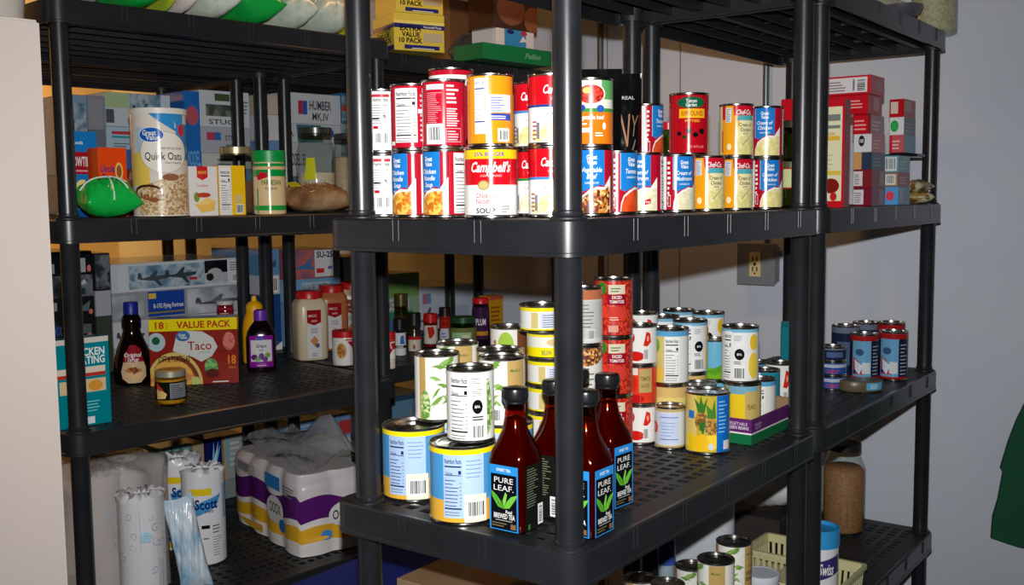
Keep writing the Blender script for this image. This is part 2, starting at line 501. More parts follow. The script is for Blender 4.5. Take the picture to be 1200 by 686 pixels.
def unit(org, phi, W, L, eA, eB, levels, label, name='shelving_unit', group=None, z0=0.0, mx=(), my=(), post_top=None, my_off=0):
    """posts at local (0,0),(-W,0),(0,L),(-W,L); local y runs along the length"""
    root = empty(name, (org[0], org[1], FZ), phi); props(root, label, 'shelves', group)
    ph = [(0, 0), (-W, 0), (0, L), (-W, L)]
    rim, deck = shelf_meshes(-W-eB, eA, -.0306, L+.0306, ph, mx, my)
    for lv in levels:
        s = link_mesh('shelf', deck, root); s.location = (0, 0, lv-FZ)
        q = link_mesh('shelf_rim', rim, s)
    top = max(levels); lo = sorted(levels)
    for (hx, hy) in ph:
        prof = [(0, 0), (.0196, 0)]
        for lv in lo:
            z = lv-FZ
            prof += [(.0196, z+.001), (.0214, z+.0035), (.0214, z+.0095), (.0197, z+.0115)]
        prof = [p for p in prof if p[1] < top-FZ-.01] + [(.0196, top-FZ-.002), (0, top-FZ-.002)]
        bm = bmesh.new(); lathe(bm, prof, 28, c=(hx, hy))
        link_mesh('post', finish(bm, 'post', [PLAST], 40), root)
    return root
LV = [.4593, 0, -.457, -.914, -1.371]
MY = [.130, .287, .4425, .600, .757]
UA = unit((0, 0), 0, .3895, .8443, .0306, .0541, LV, 'tall black plastic shelving unit in front, full of canned food and tea bottles', mx=(-.289, -.132), my=MY)
UB = unit((0, .9315), 0, .3895, .8393, .0306, .0541, LV, 'black plastic shelving unit behind the can shelves, holding stacked red dessert boxes', mx=(-.289, -.132), my=MY)
CL = [CZ0+CHH, CZ0, CZ0-CHH, CZ0-2*CHH, CZ0-3*CHH+.01]
UC = unit(C0, CANG-PI/2, .5607, .844, .0306, .0306, CL, 'black shelving unit on the left with oats, taco kit and toilet paper', mx=(-.42, -.28, -.14), my=MY)
d0 = cpt(.931, .17)
UD = unit(d0, CANG-PI/2, .3907, .835, .0306, .0306, CL, 'black shelving unit at the rear, behind the front cans, holding spice jars', mx=(-.28, -.12), my=MY)
e0 = cpt(-.0, .66)
UE = unit(e0, CANG-PI/2, .47, .825, .0306, .0306, CL, 'black shelving unit at back left, stacked with scale model kit boxes', mx=(-.42, -.28, -.14), my=MY)
f0 = cpt(.912, .66)
UF = unit(f0, CANG-PI/2, .47, .80, .0306, .0306, CL, 'black shelving unit at rear centre, its model boxes seen behind the spice jars', mx=(-.42, -.28, -.14), my=MY)
for (px_, py_) in [(0, 0), (-.3895, 0), (0, .8443), (-.3895, .8443), (0, .9315), (-.3895, .9315)]: hold(px_, py_, .0268, -1.4, .46)
for (s_, t_) in ((0, 0), (.844, 0), (0, .5607), (.844, .5607), (.931, .17), (.931, .5607), (1.731, .17), (1.731, .5607)): hold(*cpt(s_, t_), .0268, -1.4, .45)

# ------------------------------------------------------------------ white freezer at the left edge
fx, fy = spot(49, 1.93, .3)
fr = empty('upright_freezer', (fx, fy, FZ), CANG); props(fr, 'white upright freezer with dull off-white door at the left edge', 'freezer')
FH = height(48, 23, 1.93)-FZ
WF = wallmat((232, 218, 208), (238, 224, 214), .45, 1.5)
bm = bmesh.new(); box(bm, -.7, .055, 0.03, -.004, .62, FH); bmesh.ops.bevel(bm, geom=bm.edges[:], offset=.01, segments=3, affect='EDGES')
link_mesh('cabinet', finish(bm, 'cabinet', [mat((150, 150, 150), .4)], 35), fr)
bm = bmesh.new(); box(bm, -.7, 0, .05, 0, .048, FH-.002); bmesh.ops.bevel(bm, geom=bm.edges[:], offset=.005, segments=3, affect='EDGES')
link_mesh('door', finish(bm, 'door', [WF], 35), fr)
bm = bmesh.new(); box(bm, -.69, .047, .06, -.012, .056, FH-.012)
link_mesh('door_seal', finish(bm, 'door_seal', [mat((90, 90, 92), .6)], 0), fr)
for sx in (-.65, -.06):
    for sy in (.1, .57):
        bm = bmesh.new(); lathe(bm, [(0, 0), (.02, 0), (.02, .031), (0, .031)], 14, c=(sx, sy)); link_mesh('foot', finish(bm, 'foot', [mat((30, 30, 30), .6)], 35), fr)
# ------------------------------------------------------------------ light
def area(name, loc, size, power, col, target, shape='DISK'):
    l = D.lights.new(name, 'AREA'); l.shape = shape; l.size = size; l.energy = power; l.color = col
    o = D.objects.new(name, l); COL.objects.link(o); o.location = loc
    o.rotation_euler = (Vector(target)-Vector(loc)).to_track_quat('-Z', 'Y').to_euler(); return o
def point(name, loc, r, power, col):
    l = D.lights.new(name, 'POINT'); l.shadow_soft_size = r; l.energy = power; l.color = col
    o = D.objects.new(name, l); COL.objects.link(o); o.location = loc; return o
fl = CAM+upv*.09
sp = D.lights.new('camera_flash', 'SPOT'); sp.energy = FLASH; sp.spot_size = rad(96); sp.spot_blend = 1; sp.shadow_soft_size = .012; sp.color = (1, 1, 1.0)
so = D.objects.new('camera_flash', sp); COL.objects.link(so); so.location = fl; so.rotation_euler = fwd.to_track_quat('-Z', 'Y').to_euler()
wl = D.lights.new('warm_wall_lamp', 'SPOT'); wl.energy = WARM1; wl.spot_size = rad(150); wl.spot_blend = .6; wl.shadow_soft_size = .05; wl.color = (1, .52, .14)
wo = D.objects.new('warm_wall_lamp', wl); COL.objects.link(wo); wo.location = (-3.3, .5, 1.0); wo.rotation_euler = Vector((-1, -.05, -.45)).to_track_quat('-Z', 'Y').to_euler()
w2 = D.lights.new('warm_pendant', 'SPOT'); w2.energy = WARM2; w2.spot_size = rad(112); w2.spot_blend = .5; w2.shadow_soft_size = .06; w2.color = (1, .50, .20)
w2o = D.objects.new('warm_pendant', w2); COL.objects.link(w2o); w2o.location = (-.80, 1.2, 1.25)
wd = D.worlds.new('world'); SC.world = wd; wd.use_nodes = True
bg = wd.node_tree.nodes['Background']; bg.inputs[0].default_value = (.5, .55, .65, 1); bg.inputs[1].default_value = .15
SC.view_settings.view_transform = 'Standard'; SC.view_settings.look = 'None'; SC.view_settings.gamma = 1
SC.view_settings.exposure = 0; SC.view_settings.use_curve_mapping = False
# ------------------------------------------------------------------ printed label designs (fractions; u=.5 is the front)
FOOD = lambda cs, sc=160: mottle(cs, sc, .3)
NOOD = FOOD([(226, 150, 40), (240, 190, 90), (200, 110, 30), (244, 214, 130)], 220)
STEW = FOOD([(120, 60, 40), (200, 120, 50), (230, 190, 120), (90, 44, 30), (180, 150, 90)], 260)
CRM = FOOD([(222, 214, 176), (232, 226, 196), (206, 200, 150)], 180)
CHX = FOOD([(220, 208, 130), (232, 222, 160), (198, 190, 100)], 180)
TOMS = FOOD([(206, 60, 26), (222, 84, 36)], 80)
SALS = FOOD([(190, 40, 30), (214, 70, 44), (160, 24, 20), (230, 120, 80)], 240)
BEANG = FOOD([(96, 140, 60), (140, 176, 90), (200, 214, 160), (70, 110, 40)], 200)
RICE = lambda a, b, c: mottle([a, b, c], 260, .6, .3)
def gv(title, food, food_c=None, seal=False):
    bowl = food
    o = [R(0, 0, 1, 1, (176, 16, 40)), R(.31, 0, .345, 1, WHT)]
    o += LN(.355, .1, .385, .95, 9, WHT, 2, .5)
    o += [R(.36, .06, .385, .28, WHT), R(.363, .07, .382, .26, (176, 16, 40))]
    o += [P([(.41, 1), (.60, 1), (.60, .42), (.57, .45), (.5, .40), (.44, .34), (.41, .38)], (28, 120, 196))]
    o += [R(.405, .38, .411, 1, (150, 200, 230))]
    o += [P([(.405, 0), (.66, 0), (.66, .5), (.64, .47), (.60, .41), (.54, .42), (.48, .36), (.435, .28), (.412, .15)], WHT)]
    o += [P([(.412, 0), (.655, 0), (.655, .45), (.635, .43), (.60, .37), (.54, .38), (.485, .325), (.44, .25), (.418, .13)], bowl)]
    o += [P([(.60, .42), (.66, .60), (.66, .40)], WHT)]
    o += [T('Great', .505, .89, .07, WHT, w=.075, b=.03), T('Value', .505, .81, .07, WHT, w=.07, b=.03)]
    n = len(title)
    for i, s in enumerate(title): o.append(T(s, .505, .69-i*.105, .075, WHT, w=min(.15, .019*len(s)), b=.02, sh=.25))
    o += [T('CONDENSED SOUP', .505, .69-n*.105, .028, WHT, w=.10)]
    if seal: o += [P([(.55, .10), (.60, .13), (.60, .22), (.55, .19)], (200, 30, 40)), T('Soup', .575, .16, .04, WHT, w=.035)]
    o += [R(.66, 0, .665, 1, (120, 10, 24))] + NUT(.70, .02, .86, .98)
    o += [R(.90, .05, .99, .6, (176, 16, 40)), *LN(.885, .3, .985, .95, 9, (240, 200, 200), 8, .4), *BAR(.89, .06, .97, .26)]
    return o
GVC = gv(['Chicken', 'Noodle', 'Soup'], NOOD)
GVB = gv(['Vegetable', 'Beef'], STEW)
GVT = gv(['Tomato'], TOMS)
GVM = gv(['Cream of', 'Mushroom'], CRM, seal=True)
GVK = gv(['Cream of', 'Chicken'], CHX)
def redsoup(food, line=(60, 130, 200), title='Cream of Chicken', low=WHT, green=False):
    o = [R(0, 0, 1, 1, WHT), R(0, .56, 1, 1, (200, 16, 30)), T("Campbell's", .5, .80, .13, WHT, w=.22, b=.02, sh=.35)]
    o += [R(0, .53, 1, .57, GRN if green else line), T('CONDENSED', .5, .66, .035, (240, 190, 190), w=.12)]
    o += [T(title, .5, .42, .05, (110, 110, 110), w=.18, b=0, sh=.2), E(.5, .16, .13, .18, food), E(.34, .1, .05, .1, food)]
    o += [R(.335, .05, .36, .3, GRY), *LN(.30, .04, .345, .36, 5, (160, 90, 90), 3)]
    o += NUT(.68, .02, .80, .98)
    return o
BIGSOUP = [R(0, 0, 1, 1, WHT), R(0, .86, 1, 1, (244, 200, 20)), R(0, .46, 1, .86, (200, 16, 30)), T('25% BIGGER', .49, .93, .06, (40, 60, 150), w=.19, b=.02),
           T("Campbell's", .5, .735, .15, WHT, w=.25, b=.025, sh=.35), T('CONDENSED', .5, .60, .03, (240, 180, 170), w=.13),
           E(.455, .455, .035, .075, (150, 130, 70)), E(.455, .455, .028, .06, (190, 170, 110)),
           T('Chicken', .46, .30, .075, (190, 30, 50), w=.11), T('Noodle', .455, .21, .075, (190, 30, 50), w=.095),
           R(.37, .125, .62, .128, GRY), T('SOUP', .465, .065, .08, BLK, w=.115, b=.03), *LN(.56, .04, .62, .16, 3, GRY), R(.69, 0, .7, 1, GRY)]
REDBACK = [R(0, 0, 1, 1, (186, 20, 44)), R(.36, .88, .5, .96, WHT), *LN(.37, .36, .49, .85, 16, (236, 150, 160), 4, .35),
           *LN(.52, .66, .62, .98, 5, (244, 214, 216), 9, .5), *LN(.52, .30, .62, .6, 8, (244, 214, 216), 11, .5),
           R(.515, .05, .63, .27, (236, 190, 196)), R(.518, .06, .627, .26, (186, 20, 44)), *LN(.525, .08, .62, .25, 4, (240, 200, 206), 12), R(.365, .02, .50, .34, WHT), *BAR(.38, .05, .49, .31, BLK, 4)]
REDNUT = [R(0, 0, 1, 1, (186, 20, 44)), *NUT(.36, .08, .54, .96), *LN(.56, .1, .62, .9, 10, (240, 190, 196), 3), R(.30, .04, .36, .1, WHT), R(.545, .55, .62, .62, WHT)]
WNUT = [R(0, 0, 1, 1, WHT), R(.34, .52, .375, 1, (190, 24, 40)), R(.39, .90, .54, .95, (190, 60, 70)), T('Nutrition Facts', .47, .86, .06, BLK, w=.12, b=.02), *LN(.40, .45, .53, .8, 8, GRY, 3, .25),
        R(.40, .52, .46, .55, BLK), T('6g', .50, .58, .06, BLK, w=.02), R(.41, .36, .45, .41, (190, 24, 40)), *BAR(.42, .10, .53, .30, GRY), R(.60, 0, .62, 1, (190, 24, 40))]
ORNUT = [R(0, 0, 1, 1, (236, 146, 24)), R(.385, .14, .465, .97, WHT), T('Nutrition Facts', .425, .9, .05, (30, 60, 150), w=.07), R(.388, .80, .462, .82, (30, 60, 150)), *LN(.39, .36, .455, .77, 9, (150, 156, 180), 3, .2),
         R(.388, .31, .462, .33, (30, 60, 150)), *LN(.39, .17, .455, .29, 3, (150, 156, 180), 5, .25), R(.47, .0, .49, 1, WHT), R(.49, .46, .66, .72, (226, 230, 240)), *LN(.50, .48, .62, .70, 6, (110, 120, 180), 7, .4),
         R(.49, .34, .66, .44, (40, 60, 160)), *LN(.50, .36, .62, .42, 2, WHT, 6, .5), R(.55, .02, .64, .22, WHT), *BAR(.56, .03, .63, .2, BLK, 6)]
BEEFO = [R(0, 0, 1, 1, (226, 120, 24)), R(0, .52, 1, 1, (226, 226, 206)), R(0, .50, 1, .56, (60, 140, 60)), R(.58, .7, 1, 1, (90, 160, 90)), E(.5, .78, .11, .17, WHT), E(.5, .78, .1, .15, SALS),
         E(.47, .84, .03, .05, (240, 200, 120)), E(.43, .57, .03, .05, (40, 70, 160)), E(.57, .55, .03, .06, (40, 90, 170)), T('vegetable beef', .5, .42, .07, WHT, w=.2, b=.02), *LN(.42, .3, .5, .36, 1, WHT),
         R(.42, .18, .50, .25, WHT), E(.6, .28, .015, .06, (240, 220, 200)), *LN(.53, .12, .62, .2, 2, WHT, 4)]
CANDC = [R(0, 0, 1, 1, (236, 226, 170)), P([(.30, 0), (.44, 0), (.47, .55), (.5, 1), (.30, 1)], (240, 160, 24)), R(.30, .72, .34, 1, (200, 24, 40)), R(.345, .66, .405, .96, (210, 212, 214)), *LN(.35, .68, .40, .95, 8, (120, 124, 130), 3, .4),
         P([(.43, .80), (.70, .80), (.70, 1), (.42, 1)], (196, 20, 44)), T('Chef-Co.', .525, .87, .10, WHT, w=.15, sh=.3, b=.02), P([(.45, .70), (.64, .70), (.62, .80), (.47, .80)], (80, 170, 180)),
         T('Cream of', .54, .61, .075, (60, 50, 30), w=.13), T('Chicken', .54, .51, .075, (60, 50, 30), w=.11), T('SOUP', .54, .43, .04, (60, 50, 30), w=.05), E(.56, .18, .11, .22, CHX), P([(.5, .2), (.6, .42), (.605, .40), (.51, .17)], (180, 176, 120)),
         E(.385, .16, .022, .07, (250, 230, 180)), R(.30, .05, .32, .5, (200, 90, 50))]
OLIV = [R(0, 0, 1, 1, (180, 12, 26)), E(.52, .87, .12, .10, (20, 90, 60)), T('Tuscan', .52, .9, .06, WHT, w=.09), T('Garden', .52, .83, .06, WHT, w=.09), R(.42, .60, .64, .76, (236, 180, 30)), T('RIPE OLIVES', .53, .68, .08, (180, 60, 20), w=.18, b=.02),
        T('PITTED', .53, .55, .04, (240, 190, 40), w=.12), E(.42, .33, .02, .04, BLK), E(.50, .38, .026, .05, BLK), E(.555, .31, .024, .045, BLK), E(.61, .37, .026, .05, BLK), E(.465, .27, .02, .03, (30, 60, 24)), T('NET WT 6 OZ', .56, .10, .04, (240, 150, 140), w=.14)]
def gbean(col_tan=True, u=0):
    o = [R(0, 0, 1, 1, (232, 232, 222)), R(.28, 0, .335, 1, (186, 150, 84)), E(.33, .2, .04, .28, BEANG)]
    q = random.Random(3)
    for i in range(17):
        cu, cv = q.uniform(.36, .56), q.uniform(.25, .98); a = q.uniform(-.9, .9); L_ = q.uniform(.035, .06); w_ = .008
        pts = []
        for k in range(9):
            t = k/8*2-1; pts.append((cu+t*L_*math.cos(a), cv+(t*L_*2.4*math.sin(a))+.05*(1-t*t)))
        o.append(P(pts+[(x+.003, y-.075*(1-abs(i2/4-1))) for i2, (x, y) in reversed(list(enumerate(pts)))], (108, 150, 64) if i % 3 else (140, 176, 92)))
    o += [R(.60, .0, .74, 1, (190, 158, 96)), T('Medium', .66, .85, .05, (60, 110, 50), w=.08, sh=.3), T('CUT', .66, .60, .05, BLK, w=.03), T('GREEN', .66, .46, .08, BLK, w=.09), T('BEANS', .66, .34, .08, BLK, w=.09)]
    o += [R(.49, .04, .56, .3, WHT), *BAR(.50, .05, .55, .26, BLK, 5)]
    return o
GB = gbean()
GBNUT = [R(0, 0, 1, 1, (236, 236, 230)), *NUT(.335, .0, .48, .98), *LN(.50, .84, .58, .94, 3, GRY, 4, .3), *LN(.50, .66, .57, .78, 4, GRY, 5, .3), E(.535, .5, .035, .105, BLK), T('BPA', .535, .5, .04, WHT, w=.035),
         *LN(.5, .3, .58, .38, 2, (60, 60, 60), 6, .5), *BAR(.50, .02, .58, .24, (60, 60, 60), 6), P([(.60, .05), (.66, .3), (.62, .9), (.60, .9)], BEANG)]
FRUIT = [R(0, 0, 1, 1, (226, 172, 60)), R(0, .30, 1, .93, (74, 150, 206)), R(0, .93, 1, 1, (250, 226, 20)), R(.30, .0, .36, .3, (226, 172, 60)), R(.36, .06, .56, .93, (178, 204, 236)), *NUT(.36, .08, .455, .93, (40, 46, 90), (170, 196, 232)),
         *LN(.47, .62, .55, .9, 5, (120, 140, 190), 5, .2), R(.46, 0, .57, .38, (238, 230, 206)), *BAR(.475, .06, .56, .30, (60, 60, 66), 7)]
HUMM = [R(0, 0, 1, 1, (232, 230, 222)), R(.57, 0, 1, 1, (120, 70, 44)), E(.47, .7, .07, .26, (160, 196, 70)), E(.49, .45, .05, .1, WHT), E(.44, .25, .07, .18, STEW), E(.51, .2, .04, .14, STEW), T('CHILI', .61, .6, .12, (230, 190, 160), w=.07), R(.35, .3, .38, .8, (190, 120, 70))]
CHKN = [R(0, 0, 1, 1, (232, 232, 228)), R(0, .84, 1, 1, (240, 220, 20)), R(0, 0, 1, .07, (240, 220, 20)), R(.40, .1, .7, .8, (214, 218, 232)), *LN(.42, .14, .66, .76, 6, (90, 100, 140), 3, .3), R(.34, .1, .39, .8, (210, 190, 120))]
CHKN2 = [R(0, 0, 1, 1, (232, 230, 216)), R(0, 0, 1, .42, (246, 224, 10)), R(0, .9, 1, 1, (240, 220, 20)), E(.46, .66, .06, .16, (226, 190, 140)), T('BELOW', .40, .2, .2, (30, 110, 100), w=.07), E(.47, .2, .018, .12, (30, 130, 130))]
BRNL = [R(0, 0, 1, 1, (214, 214, 208)), R(0, .82, 1, 1, (190, 110, 74)), R(.4, .1, .7, .8, (196, 196, 190)), *LN(.45, .3, .62, .78, 7, (110, 100, 90), 3, .25), *BAR(.53, .06, .6, .26, BLK, 4)]
ORGT = [R(0, 0, 1, 1, (222, 220, 212)), E(.5, .86, .2, .2, STEW), R(0, .8, 1, 1, STEW), *LN(.45, .1, .62, .7, 6, (110, 100, 90), 3, .25)]
DICED = [R(0, 0, 1, 1, SALS), R(.30, 0, .37, .4, (206, 206, 200)), E(.40, .86, .045, .12, (50, 130, 40)), E(.40, .66, .035, .09, (214, 40, 30)), E(.415, .45, .035, .11, (220, 60, 44)), R(.46, .76, .60, .93, (216, 206, 180)), *LN(.48, .80, .58, .9, 2, (80, 120, 60), 3),
         R(.45, .56, .61, .75, (150, 14, 40)), T('DICED', .53, .70, .055, WHT, w=.08, b=.02), T('TOMATOES', .53, .62, .055, WHT, w=.12, b=.02), E(.53, .40, .08, .14, (206, 60, 50)), *LN(.47, .28, .58, .36, 2, (240, 200, 180), 4), R(.46, .06, .54, .18, (220, 160, 140))]
TOMW = [R(0, 0, 1, 1, (232, 230, 224)), E(.40, .72, .05, .18, (206, 36, 24)), E(.39, .76, .025, .08, (228, 90, 70)), P([(.36, .92), (.40, .86), (.44, .94), (.41, .89), (.40, .97)], (60, 130, 50)), P([(.53, .5), (.56, .9), (.60, .85), (.61, .6), (.57, .48)], (206, 40, 28)), E(.575, .7, .012, .08, (236, 150, 120)), E(.46, .2, .08, .14, (206, 30, 24)), *BAR(.53, .08, .58, .42, BLK, 4), E(.41, .8, .02, .05, (80, 150, 50))]
TOMT = [R(0, 0, 1, 1, (222, 60, 36)), E(.41, .55, .06, .28, (214, 36, 24)), R(.49, .3, .62, .98, (186, 160, 100)), T('TOMATO', .55, .7, .12, (110, 90, 40), w=.1), T('SAUCE', .55, .5, .1, (110, 90, 40), w=.08), R(.36, .8, .48, 1, (226, 214, 200)), E(.45, .12, .09, .12, (190, 20, 20))]
CORN = [R(0, 0, 1, 1, (226, 226, 220)), R(0, .90, 1, 1, (90, 160, 200)), R(.34, 0, .45, .9, (206, 190, 120)), E(.37, .72, .035, .14, (120, 160, 60)), E(.38, .16, .06, .16, (226, 190, 70)), *NUT(.45, .03, .58, .9)]
CORNB = [R(0, 0, 1, 1, (232, 232, 230)), R(0, .94, 1, 1, (120, 180, 210)), *NUT(.35, .04, .435, .96), E(.505, .52, .042, .11, BLK), T('BPA', .505, .52, .045, WHT, w=.04), *LN(.46, .78, .54, .9, 4, GRY, 3, .3), *LN(.46, .33, .55, .4, 2, (60, 60, 60), 4), *BAR(.46, .03, .55, .27, (50, 50, 50), 5),
         E(.63, .75, .04, .16, (226, 190, 50)), E(.63, .3, .05, .26, (232, 200, 70))]
PEAR = [R(0, 0, 1, 1, (206, 180, 110)), E(.46, .62, .10, .3, (236, 200, 40)), R(.35, .85, .65, 1, (120, 170, 190)), R(.52, .3, .65, .9, (196, 170, 104)), E(.46, .14, .13, .18, (236, 226, 190)), T('PEARS', .58, .6, .1, (120, 100, 50), w=.08)]
PEACH = [R(0, 0, 1, 1, (232, 206, 120)), R(0, .8, 1, 1, (210, 180, 110)), E(.5, .4, .14, .3, (240, 190, 60)), E(.44, .35, .05, .15, (250, 220, 120))]
PINE = [R(0, 0, 1, 1, (196, 176, 60)), R(.30, 0, .42, 1, (226, 200, 110)), R(.34, .58, .40, .72, (40, 120, 200)), E(.455, .55, .05, .17, mottle([(120, 84, 30), (190, 140, 50), (90, 60, 24)], 260)), E(.525, .45, .045, .16, mottle([(120, 84, 30), (190, 140, 50), (90, 60, 24)], 260)),
        P([(.43, .70), (.40, .95), (.44, .85), (.45, 1), (.47, .84), (.50, .98), (.48, .7)], (60, 120, 40)), P([(.50, .6), (.49, .85), (.53, .75), (.55, .95), (.56, .6)], (70, 130, 50)), P([(.43, .5), (.47, .3), (.49, .55)], (50, 110, 40)),
        P([(.32, .30), (.38, .34), (.44, .12), (.40, 0), (.32, 0)], (246, 206, 30)), P([(.41, .28), (.47, .32), (.52, .22), (.55, .05), (.42, 0)], (240, 190, 30)), P([(.50, .3), (.56, .32), (.58, .1), (.53, .02)], (250, 214, 50)),
        R(.565, 0, .69, 1, (20, 110, 196)), *LN(.58, .35, .66, .95, 9, (150, 200, 236), 3, .3), E(.525, .1, .018, .06, (200, 220, 240)), R(.62, .04, .68, .2, (230, 230, 230))]
TINB = [R(0, 0, 1, 1, (214, 216, 222)), R(0, .93, 1, 1, (190, 170, 110)), R(0, 0, 1, .05, (190, 170, 110)), R(.40, .1, .62, .9, (196, 208, 232)), *LN(.42, .3, .6, .72, 5, (120, 150, 200), 3, .2), R(.41, .78, .61, .8, (60, 100, 170)), R(.41, .2, .61, .22, (60, 100, 170)), E(.33, .5, .05, .16, (206, 60, 40))]
TEAL = [R(0, 0, 1, 1, (30, 140, 160)), R(.3, 0, .45, 1, (226, 226, 220)), *LN(.5, .1, .6, .9, 7, (150, 210, 220), 3)]
BLUG = [R(0, 0, 1, 1, (110, 180, 210)), R(0, 0, 1, .3, (120, 180, 40)), P([(.4, .2), (.6, .4), (.65, .3), (.5, .1)], (90, 160, 40)), R(.36, .35, .4, .8, WHT)]
ENER = [R(0, 0, 1, 1, (26, 34, 60)), R(0, .88, 1, 1, (170, 30, 34)), R(0, 0, 1, .05, (170, 30, 34)), R(.33, .05, .55, .88, (110, 170, 210)), E(.42, .62, .05, .08, (60, 90, 130)), P([(.34, .5), (.42, .4), (.40, .3), (.48, .1), (.34, .1)], (190, 60, 70)), P([(.36, .45), (.46, .3), (.42, .1), (.37, .2)], (220, 230, 240)),
        R(.45, .12, .54, .38, (220, 220, 222)), *LN(.57, .1, .66, .82, 9, (170, 176, 190), 5, .3), E(.36, .16, .02, .05, (20, 60, 110))]
SARD = [R(0, 0, 1, 1, (40, 80, 160)), R(0, .6, 1, .9, (180, 190, 210)), *LN(.4, .1, .6, .5, 2, (200, 60, 80), 3)]
NAVC = [R(0, 0, 1, 1, (30, 40, 70)), R(0, .88, 1, 1, (110, 120, 140)), R(.4, .2, .6, .7, (80, 100, 140))]
W_ = (232, 232, 228)

# ------------------------------------------------------------------ front unit, middle shelf
g = 'soup cans on the middle shelf'
r0, h0 = .033, .1016
A = [
 # px, depth, r, h,   lower(key, ops, base, label, u)   upper(...)
 (576, 1.50, .0392, .101, ('bigsoup', BIGSOUP, W_, 'wide red and white chicken noodle soup can with yellow bigger-size band', .5), ('ornut', ORNUT, W_, 'orange can showing nutrition panel and barcode, on the wide chicken noodle can', .5)),
 (522, 1.56, r0, h0, ('gvc', GVC, RED, 'blue and red noodle soup can touching the wide chicken noodle can', .635), ('redback', REDBACK, RED, 'dark red can with small white text and barcode, left of the orange can', .5)),
 (485, 1.61, r0, h0, ('gvc', GVC, RED, 'blue and red noodle soup can, second from the left post on the bottom row', .64), ('rednut', REDNUT, RED, 'red can with white nutrition panel, second from left on the top row', .5)),
 (450, 1.66, r0, h0, ('wnut', WNUT, W_, 'white nutrition panel soup can beside the left front post, bottom row', .48), ('wnut', WNUT, W_, 'white nutrition panel soup can beside the left front post, top row', .48)),
 (646, 1.50, r0, h0, ('camc', redsoup(CHX, title='Cream'), W_, 'red and white cream soup can partly behind the corner post, bottom row', .46), ('camn', redsoup(CHX, (40, 60, 130), 'Noodle', green=False), W_, 'red and white soup can partly behind the corner post, top row', .44)),
 (628, 1.60, r0, h0, ('camg', redsoup(CRM, title='Garden', green=True), W_, 'red and white soup can with green band, set back left of corner post', .5), ('camx', redsoup(CHX, title='Cream of Chicken'), W_, 'red and white cream soup can set back left of corner post, top row', .5)),
 (693, 1.56, r0, h0, ('gvb', GVB, RED, 'blue vegetable beef soup can just right of the corner post', .5), ('beefo', BEEFO, (226, 120, 24), 'orange and green vegetable beef can on top, right of the corner post', .5)),
 (723, 1.67, r0, h0, ('gvt', GVT, RED, 'red tomato soup can with white side text between vegetable beef and mushroom', .38), None),
 (754, 1.76, r0, h0, ('gvm', GVM, RED, 'blue cream of mushroom soup can with small red seal', .54), None),
 (792, 1.84, r0, h0, ('gvm2', gv(['Cream of', 'Mushroom'], CRM), RED, 'blue cream of mushroom soup can under the red olive can', .43), ('oliv', OLIV, RED, 'taller red can of olives with green oval, standing on soup cans', .5)),
 (828, 1.93, r0, h0, ('candc', CANDC, W_, 'yellow cream of chicken can, left one of the bottom row pair', .45), None),
 (862, 2.02, r0, h0, ('candc', CANDC, W_, 'yellow cream of chicken can, right one of the bottom row pair', .45), ('candc', CANDC, W_, 'yellow cream of chicken can standing alone on the top row', .45)),
 (897, 2.08, r0, h0, ('gvk', GVK, RED, 'blue cream of chicken soup can on the bottom row by the rear post', .46), ('gvk', GVK, RED, 'blue cream of chicken soup can on the top row by the rear post', .52)),
]
for (px, d, r, h, lo, up) in A:
    o = can(px, d, 0, r, h, *lo[:3], lo[3], g, u=lo[4])
    if up:
        r2, h2 = (.0335, .103) if up[0] == 'ornut' else (r0, h0)
        if up[0] == 'oliv': r2, h2 = .0362, .112
        x, y = o.location[:2]
        if up[0] == 'oliv':
            dx, dy = spot(807, 1.90, h); x, y = dx, dy
        can(0, 0, h, r2, h2, *up[:3], up[3], g, u=up[4], at=(x, y))
# taller stack behind
o = can(531, 1.72, 0, .0372, .1195, 'redback', REDBACK, RED, 'dark red can mostly hidden behind the soup cans, under the tallest top', g, u=.4)
can(0, 0, .1195, .0372, .1195, 'redtop', [R(0, 0, 1, 1, (186, 20, 44)), R(0, .78, 1, .93, WHT), *LN(.3, .8, .7, .9, 2, GRY, 3)], RED, 'tallest can top, white and red bands, rising behind the dark red can', g, u=.5, at=o.location[:2])
